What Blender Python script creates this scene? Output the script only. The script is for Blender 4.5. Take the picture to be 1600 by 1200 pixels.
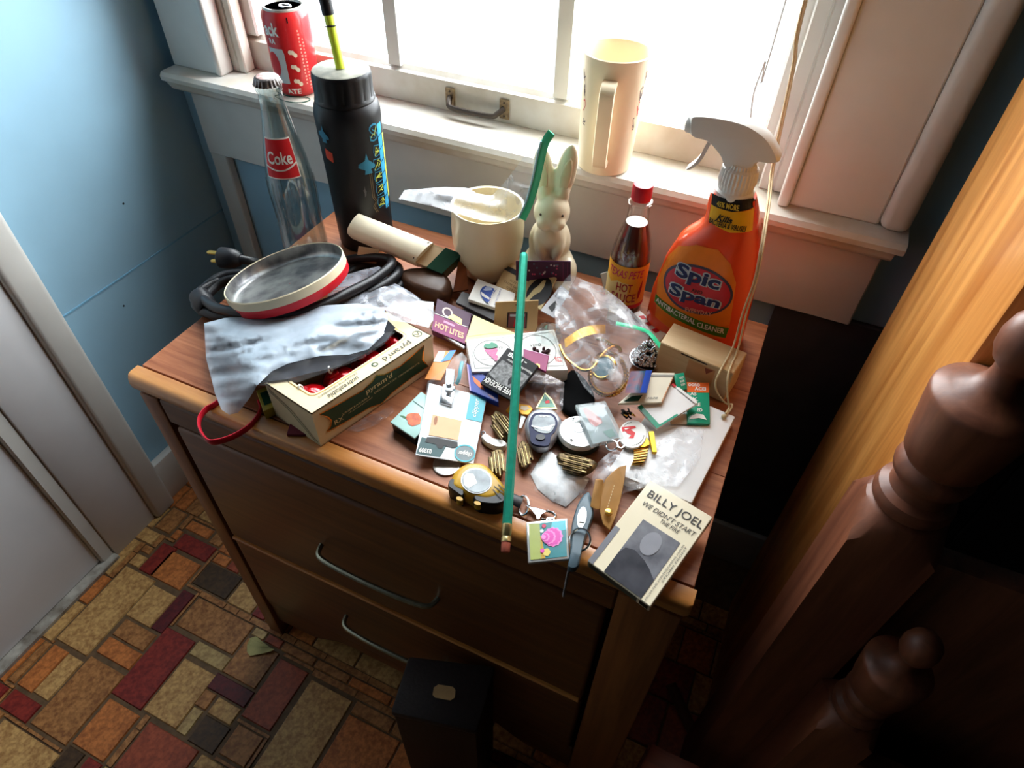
import bpy, bmesh, math, random
from mathutils import Vector, Matrix, noise
from mathutils.geometry import delaunay_2d_cdt

for o in list(bpy.data.objects):
    bpy.data.objects.remove(o, do_unlink=True)
scene = bpy.context.scene
COL = scene.collection
V = Vector
PI = math.pi
random.seed(7)

# ------------------------------------------------------------------ camera
CAM = V((0.0, 0.0, 1.185))
RIGHT = V((0.90900945, 0.41627116, 0.02049742))
DOWN = V((0.30998259, -0.64239565, -0.70088417))
FWD = V((-0.27859041, 0.64346418, -0.71298053))
FPX = 1026.31
cd = bpy.data.cameras.new('camera')
cd.sensor_width = 36.0
cd.lens = FPX * 36.0 / 1600.0
cd.clip_start = 0.02
cam = bpy.data.objects.new('camera', cd)
COL.objects.link(cam)
cam.matrix_world = Matrix(((RIGHT.x, -DOWN.x, -FWD.x, CAM.x), (RIGHT.y, -DOWN.y, -FWD.y, CAM.y),
                           (RIGHT.z, -DOWN.z, -FWD.z, CAM.z), (0, 0, 0, 1)))
scene.camera = cam

# ------------------------------------------------------------------ world, exposure
world = bpy.data.worlds.new('overcast_sky')
scene.world = world
world.use_nodes = True
bg = world.node_tree.nodes['Background']
bg.inputs[0].default_value = (0.93, 0.97, 1.0, 1)
bg.inputs[1].default_value = 14.0
vs = scene.view_settings
vs.view_transform = 'Standard'
vs.look = 'None'
vs.exposure = 0.62
vs.gamma = 1.0
vs.use_curve_mapping = False
# sky portal in the window opening (gives no light of its own, only guides the sky's light)
pl = bpy.data.lights.new('window_portal', 'AREA')
pl.shape = 'RECTANGLE'
pl.size = 0.84
pl.size_y = 1.14
pl.cycles.is_portal = True
po = bpy.data.objects.new('window_portal', pl)
COL.objects.link(po)
po.location = (-0.43, 0.90, 1.35)
po.rotation_euler = (math.radians(-90), 0, 0)

# ------------------------------------------------------------------ helpers
TZ = 0.655                      # height of the dresser top

def ray(x, y):
    return RIGHT * ((x - 800) / FPX) + DOWN * ((y - 600) / FPX) + FWD
def onz(x, y, z=TZ):
    r = ray(x, y); return CAM + r * ((z - CAM.z) / r.z)
def onx(x, y, X):
    r = ray(x, y); return CAM + r * ((X - CAM.x) / r.x)
def ony(x, y, Y):
    r = ray(x, y); return CAM + r * ((Y - CAM.y) / r.y)
def mm(x, y, h):
    return onz(x, y, TZ + h / 1000.0)
def crop(ox, oy, s):
    return lambda x, y: (ox + x / s, oy + y / s)
kA = crop(600, 380, 5.3333); kB = crop(600, 550, 5.3333); kC = crop(820, 400, 5.3333)
kG = crop(820, 560, 4.4444); kE = crop(290, 450, 4.0); kF = crop(0, 760, 2.728)
z1 = crop(600, 400, 10); z2 = crop(720, 400, 10); z3 = crop(660, 520, 10); z4 = crop(780, 500, 10)
z5 = crop(740, 600, 10); z6 = crop(860, 500, 10); z7 = crop(960, 560, 10); z8 = crop(860, 620, 8)
y1 = crop(640, 600, 8.5714); y2 = crop(690, 700, 10); y3 = crop(780, 740, 6); y4 = crop(910, 720, 5)
y6 = crop(400, 520, 5.3333); y7 = crop(980, 480, 6.6667)

def lin(c):
    c = c / 255.0
    return c / 12.92 if c <= 0.04045 else ((c + 0.055) / 1.055) ** 2.4
def rgb(c):
    return (lin(c[0]), lin(c[1]), lin(c[2]), 1.0)

MATS = {}
def nodes_of(name):
    m = bpy.data.materials.new(name); m.use_nodes = True
    nt = m.node_tree
    return m, nt, nt.nodes['Principled BSDF']

def mat(name, col, rough=0.5, metal=0.0, var=0.12, scale=60.0, bump=0.0, col2=None, spec=0.3, trans=0.0, coat=0.0, sub=0.0):
    """plain procedural material: base colour broken up by noise, optional fine relief"""
    if name in MATS: return MATS[name]
    m, nt, b = nodes_of(name)
    tc = nt.nodes.new('ShaderNodeTexCoord')
    nz = nt.nodes.new('ShaderNodeTexNoise'); nz.inputs['Scale'].default_value = scale
    nz.inputs['Detail'].default_value = 4
    nt.links.new(tc.outputs['Object'], nz.inputs['Vector'])
    ramp = nt.nodes.new('ShaderNodeValToRGB')
    c1 = rgb(col)
    c2 = rgb(col2) if col2 else tuple(x * (1 - var) for x in c1[:3]) + (1,)
    ramp.color_ramp.elements[0].position = 0.35; ramp.color_ramp.elements[1].position = 0.65
    ramp.color_ramp.elements[0].color = c2; ramp.color_ramp.elements[1].color = c1
    nt.links.new(nz.outputs[0], ramp.inputs[0])
    nt.links.new(ramp.outputs[0], b.inputs['Base Color'])
    b.inputs['Roughness'].default_value = rough
    b.inputs['Metallic'].default_value = metal
    b.inputs['Specular IOR Level'].default_value = spec
    if trans: b.inputs['Transmission Weight'].default_value = trans
    if coat: b.inputs['Coat Weight'].default_value = coat; b.inputs['Coat Roughness'].default_value = 0.08
    if bump:
        bp = nt.nodes.new('ShaderNodeBump'); bp.inputs['Strength'].default_value = bump
        bp.inputs['Distance'].default_value = 0.002
        nt.links.new(nz.outputs[0], bp.inputs['Height']); nt.links.new(bp.outputs[0], b.inputs['Normal'])
    MATS[name] = m
    return m

def wood(name, light, dark, axis='X', scale=7.0, stretch=14.0, rough=0.35, spec=0.5, thresh=(0.3, 0.72), coat=0.0):
    if name in MATS: return MATS[name]
    m, nt, b = nodes_of(name)
    tc = nt.nodes.new('ShaderNodeTexCoord')
    mp = nt.nodes.new('ShaderNodeMapping')
    s = [scale * stretch] * 3; s['XYZ'.index(axis)] = scale
    mp.inputs['Scale'].default_value = s
    nt.links.new(tc.outputs['Object'], mp.inputs['Vector'])
    nz = nt.nodes.new('ShaderNodeTexNoise'); nz.inputs['Scale'].default_value = 1.0
    nz.inputs['Detail'].default_value = 7; nz.inputs['Roughness'].default_value = 0.62
    nz.inputs['Distortion'].default_value = 0.6
    nt.links.new(mp.outputs[0], nz.inputs['Vector'])
    ramp = nt.nodes.new('ShaderNodeValToRGB')
    ramp.color_ramp.elements[0].position = thresh[0]; ramp.color_ramp.elements[1].position = thresh[1]
    ramp.color_ramp.elements[0].color = rgb(dark); ramp.color_ramp.elements[1].color = rgb(light)
    nt.links.new(nz.outputs[0], ramp.inputs[0]); nt.links.new(ramp.outputs[0], b.inputs['Base Color'])
    bp = nt.nodes.new('ShaderNodeBump'); bp.inputs['Strength'].default_value = 0.12; bp.inputs['Distance'].default_value = 0.001
    nt.links.new(nz.outputs[0], bp.inputs['Height']); nt.links.new(bp.outputs[0], b.inputs['Normal'])
    b.inputs['Roughness'].default_value = rough; b.inputs['Specular IOR Level'].default_value = spec
    if coat: b.inputs['Coat Weight'].default_value = coat; b.inputs['Coat Roughness'].default_value = 0.15
    MATS[name] = m
    return m

def film(name, tint=(235, 240, 245), lo=0.1, hi=0.45, rough=0.18, scale=45.0, thr=(0.42, 0.68), bump=0.5):
    """thin clear plastic: mostly see-through, milky where creased, with gloss"""
    if name in MATS: return MATS[name]
    m, nt, b = nodes_of(name)
    out = nt.nodes['Material Output']
    b.inputs['Base Color'].default_value = rgb(tint); b.inputs['Roughness'].default_value = rough
    b.inputs['Specular IOR Level'].default_value = 0.8
    tr = nt.nodes.new('ShaderNodeBsdfTransparent'); tr.inputs[0].default_value = (0.97, 0.98, 0.99, 1)
    mx = nt.nodes.new('ShaderNodeMixShader')
    tc = nt.nodes.new('ShaderNodeTexCoord')
    nz = nt.nodes.new('ShaderNodeTexNoise'); nz.inputs['Scale'].default_value = scale
    nz.inputs['Detail'].default_value = 5; nz.inputs['Distortion'].default_value = 1.2
    nt.links.new(tc.outputs['Object'], nz.inputs['Vector'])
    mr = nt.nodes.new('ShaderNodeMapRange')
    mr.inputs['From Min'].default_value = thr[0]; mr.inputs['From Max'].default_value = thr[1]
    mr.inputs['To Min'].default_value = lo; mr.inputs['To Max'].default_value = hi
    nt.links.new(nz.outputs[0], mr.inputs['Value'])
    bp = nt.nodes.new('ShaderNodeBump'); bp.inputs['Strength'].default_value = bump; bp.inputs['Distance'].default_value = 0.003
    nt.links.new(nz.outputs[0], bp.inputs['Height']); nt.links.new(bp.outputs[0], b.inputs['Normal'])
    nt.links.new(mr.outputs[0], mx.inputs[0])
    nt.links.new(tr.outputs[0], mx.inputs[1]); nt.links.new(b.outputs[0], mx.inputs[2])
    nt.links.new(mx.outputs[0], out.inputs[0])
    MATS[name] = m
    return m

def glass(name, tint=(250, 252, 252), ior=1.45, rough=0.03, base=0.02):
    """thin-walled glass: see-through with Fresnel gloss"""
    if name in MATS: return MATS[name]
    m, nt, b = nodes_of(name)
    out = nt.nodes['Material Output']; nt.nodes.remove(b)
    tr = nt.nodes.new('ShaderNodeBsdfTransparent'); tr.inputs[0].default_value = rgb(tint)
    gl = nt.nodes.new('ShaderNodeBsdfGlossy'); gl.inputs['Roughness'].default_value = rough
    lw = nt.nodes.new('ShaderNodeLayerWeight'); lw.inputs[0].default_value = 0.5
    pw = nt.nodes.new('ShaderNodeMath'); pw.operation = 'POWER'; pw.inputs[1].default_value = 5.0
    ml_ = nt.nodes.new('ShaderNodeMath'); ml_.operation = 'MULTIPLY_ADD'
    f0 = ((ior - 1) / (ior + 1)) ** 2 + base
    ml_.inputs[1].default_value = 0.9 - f0; ml_.inputs[2].default_value = f0
    mx = nt.nodes.new('ShaderNodeMixShader')
    nt.links.new(lw.outputs['Facing'], pw.inputs[0]); nt.links.new(pw.outputs[0], ml_.inputs[0]); nt.links.new(ml_.outputs[0], mx.inputs[0])
    nt.links.new(tr.outputs[0], mx.inputs[1]); nt.links.new(gl.outputs[0], mx.inputs[2])
    nt.links.new(mx.outputs[0], out.inputs[0])
    MATS[name] = m
    return m

def tag(o, label=None, cat=None, group=None, kind=None):
    if label: o['label'] = label
    if cat: o['category'] = cat
    if group: o['group'] = group
    if kind: o['kind'] = kind
    return o

WLOC = {}
def thing(name, loc, label=None, cat=None, group=None, kind=None):
    o = bpy.data.objects.new(name, None); COL.objects.link(o)
    o.empty_display_size = 0.02
    o.location = loc; WLOC[o] = V(loc)
    return tag(o, label, cat, group, kind)

def mesh(name, verts, faces, m, parent=None, smooth=False, origin=None):
    """one mesh object; vertices are given in world space"""
    vs_ = [V(v) for v in verts]
    if origin is None:
        n = len(vs_)
        cx = sum(v.x for v in vs_) / n; cy = sum(v.y for v in vs_) / n
        origin = V((cx, cy, min(v.z for v in vs_)))
    origin = V(origin)
    me = bpy.data.meshes.new(name)
    me.from_pydata([v - origin for v in vs_], [], faces)
    me.update()
    if smooth:
        me.polygons.foreach_set('use_smooth', [True] * len(me.polygons))
        if smooth == 'auto':
            me.set_sharp_from_angle(angle=math.radians(40))
    if m: me.materials.append(m)
    o = bpy.data.objects.new(name, me); COL.objects.link(o)
    WLOC[o] = origin
    if parent is not None:
        o.parent = parent; o.location = origin - WLOC[parent]
    else:
        o.location = origin
    return o

def from_bm(name, bm, m, parent=None, smooth=False):
    bmesh.ops.recalc_face_normals(bm, faces=bm.faces)
    bm.verts.index_update()
    vs_ = [v.co.copy() for v in bm.verts]
    fs = [[v.index for v in f.verts] for f in bm.faces]
    bm.free()
    return mesh(name, vs_, fs, m, parent, smooth)

def box(name, a, b, m, parent=None, bevel=0.0, seg=1, rot=None):
    """axis box between corners a and b; rot=(pivot, angle about z)"""
    bm = bmesh.new()
    x0, y0, z0 = a; x1, y1_, z1_ = b
    vv = [bm.verts.new(p) for p in ((x0, y0, z0), (x1, y0, z0), (x1, y1_, z0), (x0, y1_, z0), (x0, y0, z1_), (x1, y0, z1_), (x1, y1_, z1_), (x0, y1_, z1_))]
    for f in ((0, 3, 2, 1), (4, 5, 6, 7), (0, 1, 5, 4), (1, 2, 6, 5), (2, 3, 7, 6), (3, 0, 4, 7)):
        bm.faces.new([vv[i] for i in f])
    if bevel:
        bmesh.ops.bevel(bm, geom=list(bm.edges), offset=bevel, segments=seg, affect='EDGES', profile=0.5)
    if rot:
        p, ang = V(rot[0]), rot[1]
        bmesh.ops.rotate(bm, verts=bm.verts, cent=p, matrix=Matrix.Rotation(ang, 3, 'Z'))
    return from_bm(name, bm, m, parent, 'auto' if bevel and seg > 1 else False)

def prism(name, top, bot, m, parent=None, bevel=0.0, seg=1):
    """solid between two equal-length rings"""
    bm = bmesh.new()
    t = [bm.verts.new(p) for p in top]; b = [bm.verts.new(p) for p in bot]
    n = len(t)
    bm.faces.new(t); bm.faces.new(list(reversed(b)))
    for i in range(n):
        bm.faces.new([t[i], b[i], b[(i + 1) % n], t[(i + 1) % n]])
    if bevel:
        bmesh.ops.recalc_face_normals(bm, faces=bm.faces)
        bmesh.ops.bevel(bm, geom=list(bm.edges), offset=bevel, segments=seg, affect='EDGES', profile=0.5, clamp_overlap=True)
    return from_bm(name, bm, m, parent, 'auto' if bevel and seg > 1 else False)

def rings(name, rs, m, parent=None, cap0=True, cap1=True, smooth=True, closed=True):
    """skin a list of rings of equal length"""
    n = len(rs[0]); vv = []; ff = []
    for r in rs: vv += [V(p) for p in r]
    for i in range(len(rs) - 1):
        for j in range(n if closed else n - 1):
            k = (j + 1) % n
            ff.append((i * n + j, i * n + k, (i + 1) * n + k, (i + 1) * n + j))
    if cap0: ff.append(tuple(reversed(range(n))))
    if cap1: ff.append(tuple((len(rs) - 1) * n + j for j in range(n)))
    return mesh(name, vv, ff, m, parent, 'auto' if smooth else False)

def lathe(name, prof, c, m, parent=None, seg=40, cap0=True, cap1=True, smooth=True, axis=None):
    """prof = [(radius, height)] about a vertical axis at c (or about axis)"""
    c = V(c)
    if axis is None:
        ex, ey, ez = V((1, 0, 0)), V((0, 1, 0)), V((0, 0, 1))
    else:
        ez = V(axis).normalized(); ex = ez.orthogonal().normalized(); ey = ez.cross(ex)
    rs = [[c + ex * (r * math.cos(2 * PI * j / seg)) + ey * (r * math.sin(2 * PI * j / seg)) + ez * h for j in range(seg)] for r, h in prof]
    return rings(name, rs, m, parent, cap0, cap1, smooth)

def spline(pts, n=6, closed=False):
    P = [V(p) for p in pts]; out = []; N = len(P)
    for i in range(N if closed else N - 1):
        p0 = P[(i - 1) % N] if closed or i > 0 else P[0]
        p1 = P[i]; p2 = P[(i + 1) % N]
        p3 = P[(i + 2) % N] if closed or i + 2 < N else P[-1]
        for k in range(n):
            t = k / n
            out.append(0.5 * ((2 * p1) + (p2 - p0) * t + (2 * p0 - 5 * p1 + 4 * p2 - p3) * t * t + (3 * p1 - p0 - 3 * p2 + p3) * t ** 3))
    if not closed: out.append(P[-1])
    return out

def tube(name, pts, r, m, parent=None, seg=8, closed=False, flat=None):
    """tube along points; r number or list; flat=(w,h) gives a ribbon section"""
    P = [V(p) for p in pts]; N = len(P); rs = []
    up = None
    for i in range(N):
        a = P[(i - 1) % N] if closed else P[max(i - 1, 0)]
        b = P[(i + 1) % N] if closed else P[min(i + 1, N - 1)]
        t = (b - a)
        t = t.normalized() if t.length > 1e-9 else V((0, 0, 1))
        if up is None:
            up = V((0, 0, 1)) if abs(t.z) < 0.9 else V((0, 1, 0))
        side = t.cross(up)
        if side.length < 1e-6: side = t.orthogonal()
        side.normalize(); u = side.cross(t).normalized(); up = u
        rr = r[i] if isinstance(r, (list, tuple)) else r
        if flat:
            rs.append([P[i] + side * (flat[0] * math.cos(2 * PI * j / seg)) + u * (flat[1] * math.sin(2 * PI * j / seg)) for j in range(seg)])
        else:
            rs.append([P[i] + side * (rr * math.cos(2 * PI * j / seg)) + u * (rr * math.sin(2 * PI * j / seg)) for j in range(seg)])
    if closed: rs.append(rs[0])
    return rings(name, rs, m, parent, not closed, not closed, True)

def ball(name, c, r, m, parent=None, sub=2, sc=(1, 1, 1)):
    bm = bmesh.new()
    bmesh.ops.create_icosphere(bm, subdivisions=sub, radius=1.0)
    for v in bm.verts: v.co = V(c) + V((v.co.x * r * sc[0], v.co.y * r * sc[1], v.co.z * r * sc[2]))
    return from_bm(name, bm, m, parent, True)

# ---- flat prints laid on a surface: any function S(u, v, h) -> point
class Quad:
    def __init__(s, c00, c10, c11, c01):
        s.c = [V(c00), V(c10), V(c11), V(c01)]
        s.n = (s.c[1] - s.c[0]).cross(s.c[3] - s.c[0]).normalized()
        if s.n.dot(CAM - s.c[0]) < 0: s.n = -s.n
    def __call__(s, u, v, h=0.0):
        a = s.c[0].lerp(s.c[1], u); b = s.c[3].lerp(s.c[2], u)
        return a.lerp(b, v) + s.n * h
    def rot(s, k=2):
        c = s.c[k:] + s.c[:k]
        q = Quad(*c); q.n = s.n
        return q
    def size(s):
        return ((s.c[1] - s.c[0]).length + (s.c[2] - s.c[3]).length) / 2, ((s.c[3] - s.c[0]).length + (s.c[2] - s.c[1]).length) / 2

class Round:
    """face of a turned body: u = angle in radians right of facing, v = height in metres"""
    def __init__(s, c, prof, a0):
        s.c = V(c); s.p = prof; s.a = a0
    def r(s, h):
        p = s.p
        for i in range(len(p) - 1):
            if p[i][1] <= h <= p[i + 1][1] and p[i + 1][1] > p[i][1]:
                t = (h - p[i][1]) / (p[i + 1][1] - p[i][1]); return p[i][0] * (1 - t) + p[i + 1][0] * t
        return p[-1][0]
    def __call__(s, u, v, h=0.0):
        r = s.r(v) + h
        return s.c + V((r * math.cos(s.a + u), r * math.sin(s.a + u), v))

def facing(c):
    return math.atan2(CAM.y - c[1], CAM.x - c[0])

def decal(name, v2, f2, S, m, parent, h=0.0003, maxlen=None):
    bm = bmesh.new()
    vs_ = [bm.verts.new((x, y, 0)) for x, y in v2]
    for f in f2:
        try: bm.faces.new([vs_[i] for i in f])
        except ValueError: pass
    if maxlen:
        bmesh.ops.triangulate(bm, faces=bm.faces)
        for _ in range(5):
            lg = [e for e in bm.edges if abs(e.verts[0].co.x - e.verts[1].co.x) > maxlen[0] or abs(e.verts[0].co.y - e.verts[1].co.y) > maxlen[1]]
            if not lg: break
            bmesh.ops.subdivide_edges(bm, edges=lg, cuts=1)
            bmesh.ops.triangulate(bm, faces=bm.faces)
    bm.verts.index_update()
    vv = [S(v.co.x, v.co.y, h) for v in bm.verts]
    ff = [[v.index for v in f.verts] for f in bm.faces]
    bm.free()
    o = mesh(name, vv, ff, m, parent)
    return o

TXT = {}
def text_mesh(s, bold=0.0, shear=0.0):
    k = (s, bold, shear)
    if k in TXT: return TXT[k]
    cu = bpy.data.curves.new('t', 'FONT'); cu.body = s; cu.offset = bold; cu.shear = shear
    cu.resolution_u = 3
    ob = bpy.data.objects.new('t', cu); COL.objects.link(ob)
    dg = bpy.context.evaluated_depsgraph_get()
    me = bpy.data.meshes.new_from_object(ob.evaluated_get(dg))
    v = [(p.co.x, p.co.y) for p in me.vertices]; f = [list(p.vertices) for p in me.polygons]
    bpy.data.objects.remove(ob); bpy.data.curves.remove(cu); bpy.data.meshes.remove(me)
    x0 = min(p[0] for p in v); x1 = max(p[0] for p in v); q0 = min(p[1] for p in v); q1 = max(p[1] for p in v)
    v = [((p[0] - x0) / (x1 - x0), (p[1] - q0) / (q1 - q0)) for p in v]
    TXT[k] = (v, f)
    return TXT[k]

def write(s, S, bx, m, parent, h=0.0005, bold=0.0, shear=0.0, maxlen=None, slope=0.0, name='lettering'):
    """lettering fitted into the box (u0, v0, u1, v1); slope lifts v along u"""
    v, f = text_mesh(s, bold, shear)
    u0, v0, u1, v1 = bx
    vv = [(u0 + (u1 - u0) * a, v0 + (v1 - v0) * b + slope * a) for a, b in v]
    return decal(name, vv, f, S, m, parent, h, maxlen)

def poly(S, pts, m, parent, h=0.0003, name='print', maxlen=None):
    return decal(name, pts, [list(range(len(pts)))], S, m, parent, h, maxlen)
def rect(S, bx, m, parent, h=0.0003, name='print', maxlen=None):
    u0, v0, u1, v1 = bx
    return poly(S, [(u0, v0), (u1, v0), (u1, v1), (u0, v1)], m, parent, h, name, maxlen)
def disc(S, c, r, m, parent, h=0.0003, name='print', n=28, maxlen=None):
    return poly(S, [(c[0] + r[0] * math.cos(2 * PI * i / n), c[1] + r[1] * math.sin(2 * PI * i / n)) for i in range(n)], m, parent, h, name, maxlen)
def line(S, pts, w, m, parent, h=0.0004, name='print', closed=False, asp=1.0, maxlen=None):
    """a drawn line of half-width w (in u; v scaled by asp)"""
    n = len(pts); L = []; 
    for i in range(n):
        a = pts[(i - 1) % n] if closed else pts[max(i - 1, 0)]; b = pts[(i + 1) % n] if closed else pts[min(i + 1, n - 1)]
        dx, dy = b[0] - a[0], (b[1] - a[1]) / asp
        l = math.hypot(dx, dy) or 1
        L.append((-dy / l * w, dx / l * w * asp))
    v2 = []
    for p, d in zip(pts, L): v2 += [(p[0] + d[0], p[1] + d[1]), (p[0] - d[0], p[1] - d[1])]
    f2 = [[2 * i, 2 * i + 1, 2 * i + 3, 2 * i + 2] for i in range(n - 1)]
    if closed: f2.append([2 * n - 2, 2 * n - 1, 1, 0])
    return decal(name, v2, f2, S, m, parent, h, maxlen)
def oval(c, r, n=28, a0=0.0, a1=2 * PI):
    return [(c[0] + r[0] * math.cos(a0 + (a1 - a0) * i / n), c[1] + r[1] * math.sin(a0 + (a1 - a0) * i / n)) for i in range(n + 1)]

def slab(name, tl, tr, br, bl, zs, th, m, label=None, cat=None, group=None, parent=None, bevel=0.0005, seg=1):
    """a flat piece whose upper face is seen at four image points, at heights zs (mm over the dresser top)"""
    if isinstance(zs, (int, float)): zs = (zs,) * 4
    P = [mm(p[0], p[1], z) for p, z in zip((tl, tr, br, bl), zs)]
    nn = (P[1] - P[2]).cross(P[3] - P[2])           # bring the fourth corner into the plane of the others
    r0 = ray(*tl); dn = r0.dot(nn)
    if abs(dn) > 1e-9: P[0] = CAM + r0 * ((P[2] - CAM).dot(nn) / dn)
    q = Quad(P[3], P[2], P[1], P[0])
    t = th / 1000.0
    B = [p - q.n * t for p in P]
    low = min(b.z for b in B)
    if low < TZ + 0.0003 and parent is None and min(b.y for b in B) > 0.30:
        d = V((0, 0, TZ + 0.0003 - low)); P = [p + d for p in P]; B = [p + d for p in B]
        q = Quad(P[3], P[2], P[1], P[0])
    o = prism(name, P, B, m, parent, bevel, seg)
    tag(o, label, cat, group)
    return o, q

def pebble(name, pts, z0, z1, m, label=None, cat=None, group=None, parent=None, prof=((0, .9), (.35, 1), (.75, .95), (.95, .82), (1, .7)), n=4, ztilt=None):
    """puffy solid on an outline of image points taken at mid height"""
    zm = (z0 + z1) / 2
    base = [mm(p[0], p[1], zm) for p in pts]
    sp = spline(base, n, True) if n > 1 else base
    c = sum(sp, V((0, 0, 0))) / len(sp)
    rs = []
    for t, s in prof:
        z = TZ + (z0 + (z1 - z0) * t) / 1000.0
        ring = []
        for p in sp:
            q = c + (p - c) * s
            dz = (q - c).dot(V(ztilt)) if ztilt else 0.0
            ring.append(V((q.x, q.y, z + dz)))
        rs.append(ring)
    o = rings(name, rs, m, parent)
    return tag(o, label, cat, group), c

def flatS(c, z, ax=(1, 0)):
    """level printing surface centred on c: u, v in metres"""
    ex = V((ax[0], ax[1], 0)).normalized(); ey = V((-ex.y, ex.x, 0))
    return lambda u, v, h=0.0: V((c[0], c[1], z)) + ex * u + ey * v + V((0, 0, h))

def topS(z):
    """level surface addressed by image points"""
    return lambda x, y, h=0.0: mm(x, y, z) + V((0, 0, h))

def sheet(name, pts, m, parent=None, dome=0.0, rough=0.0, freq=40.0, step=7.0, seed=0.0, zfun=None, ridge=0.0, fold=None):
    """crumpled sheet: outline of (x, y, height mm) image points filled with a fine mesh"""
    poly2 = [(p[0], p[1]) for p in pts]
    out = []; hz = []
    for i in range(len(pts)):
        a = pts[i]; b = pts[(i + 1) % len(pts)]
        l = math.hypot(b[0] - a[0], b[1] - a[1]); k = max(1, int(l / step))
        for j in range(k):
            t = j / k
            out.append((a[0] + (b[0] - a[0]) * t, a[1] + (b[1] - a[1]) * t)); hz.append(a[2] + (b[2] - a[2]) * t)
    nb = len(out)
    def inside(x, y):
        r = False
        for i in range(len(poly2)):
            xa, ya = poly2[i]; xb, yb = poly2[i - 1]
            if (ya > y) != (yb > y) and x < (xb - xa) * (y - ya) / (yb - ya) + xa: r = not r
        return r
    x0 = min(p[0] for p in poly2); x1 = max(p[0] for p in poly2); q0 = min(p[1] for p in poly2); q1 = max(p[1] for p in poly2)
    inn = []
    y = q0
    while y < q1:
        x = x0
        while x < x1:
            px = x + random.uniform(-.3, .3) * step; py = y + random.uniform(-.3, .3) * step
            if inside(px, py) and min((px - a) ** 2 + (py - b) ** 2 for a, b in out[:nb]) > (step * .5) ** 2: inn.append((px, py))
            x += step
        y += step * .87
    allp = [V((a, b)) for a, b in out + inn]
    r = delaunay_2d_cdt(allp, [(i, (i + 1) % nb) for i in range(nb)], [list(range(nb))], 1, 1e-6)
    V2, F2 = r[0], r[2]
    mind = 1.0
    vv = []
    ext = max(x1 - x0, q1 - q0)
    for p in V2:
        w = 0; s = 0; dm = 1e9
        for (a, b), z in zip(out, hz):
            d = (p.x - a) ** 2 + (p.y - b) ** 2
            dm = min(dm, d); k = 1 / (d + 1) ** 1.5
            w += k; s += k * z
        z = s / w
        e = min(1.0, math.sqrt(dm) / (0.28 * ext))
        z += dome * math.sin(e * PI / 2)
        q = mm(p.x, p.y, z)
        if rough:
            z += rough * noise.noise(V((q.x * freq, q.y * freq, seed))) + rough * .5 * noise.noise(V((q.x * freq * 2.3, q.y * freq * 2.3, seed + 5)))
        if ridge:
            z += ridge * (1 - abs(noise.noise(V((q.x * freq * .8 + q.y * 9, q.y * freq * .8, seed + 9)))) * 2)
        if fold:
            ang, fq, am = fold
            al = p.x * math.cos(ang) + p.y * math.sin(ang); pp = -p.x * math.sin(ang) + p.y * math.cos(ang)
            z += am * (.5 - abs(noise.noise(V((al * fq * .14, pp * fq, seed + 3)))) * 2) * min(1, e * 2 + .25)
        if zfun: z = zfun(p.x, p.y, z)
        vv.append(mm(p.x, p.y, z))
    return mesh(name, vv, [list(f) for f in F2], m, parent, True)
# ================================================================== SETTING
XL = -0.99; YB = 0.82; XR = 2.3; YF = -2.6; ZC = 2.45
blue = mat('blue_paint', (152, 192, 214), 0.55, var=0.06, scale=9, bump=0.05)
dimw = wood('dim_unseen_wall', (76, 58, 42), (56, 42, 30), 'Z', 3, 10, .5)  # unseen walls, colour darkened to cut light bouncing around the room
white = mat('old_white_paint', (214, 212, 206), 0.42, var=0.07, scale=14, bump=0.06)
dirty = mat('worn_white_paint', (216, 213, 206), 0.45, scale=16, col2=(196, 186, 170), bump=0.1)
doorw = mat('white_door_paint', (228, 228, 230), 0.5, var=0.1, scale=5)
tag(box('wall_left', (XL - 0.1, YF, 0), (XL, YB + 0.13, ZC), blue), kind='structure')
wl = bpy.data.objects['wall_left']
# plasterboard joint running along the wall
box('wall_seam', (XL, 0.445, 0.4875), (XL + 0.0012, YB, 0.4905), mat('seam_paint', (128, 182, 214), 0.6), wl)
# two nail holes
for yy, zz in ((0.63, 0.60), (0.55, 0.44)):
    lathe('nail_hole', [(0.002, 0), (0.0016, 0.0006)], (XL, yy, zz), mat('nail_dark', (40, 50, 60), 0.7), wl, 10, axis=(1, 0, 0))
WX0, WX1, WZ0, WZ1 = -0.862, 0.006, 0.745, 1.93
bm = bmesh.new()
def bmbox(bm, a, b):
    x0, y0, z0 = a; x1, q1, w1 = b
    vv = [bm.verts.new(p) for p in ((x0, y0, z0), (x1, y0, z0), (x1, q1, z0), (x0, q1, z0), (x0, y0, w1), (x1, y0, w1), (x1, q1, w1), (x0, q1, w1))]
    for f in ((0, 3, 2, 1), (4, 5, 6, 7), (0, 1, 5, 4), (1, 2, 6, 5), (2, 3, 7, 6), (3, 0, 4, 7)): bm.faces.new([vv[i] for i in f])
bmbox(bm, (XL, YB, 0), (WX0, YB + 0.13, ZC)); bmbox(bm, (WX1, YB, 0), (XR, YB + 0.13, ZC))
bmbox(bm, (WX0, YB, 0), (WX1, YB + 0.13, WZ0)); bmbox(bm, (WX0, YB, WZ1), (WX1, YB + 0.13, ZC))
wbk = tag(from_bm('wall_back', bm, blue), kind='structure')
for k in range(5):
    box('panel_board', (0.045 + .19 * k, YB - .010, .1105), (0.233 + .19 * k, YB, .6235), mat('charcoal_board', (74, 76, 82), .6, var=.2, scale=20), wbk, .002)
tag(box('wall_right', (XR, YF, 0), (XR + 0.1, YB + 0.13, ZC), dimw), kind='structure')
tag(box('wall_front', (XL - 0.1, YF - 0.1, 0), (XR + 0.1, YF, ZC), dimw), kind='structure')
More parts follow.
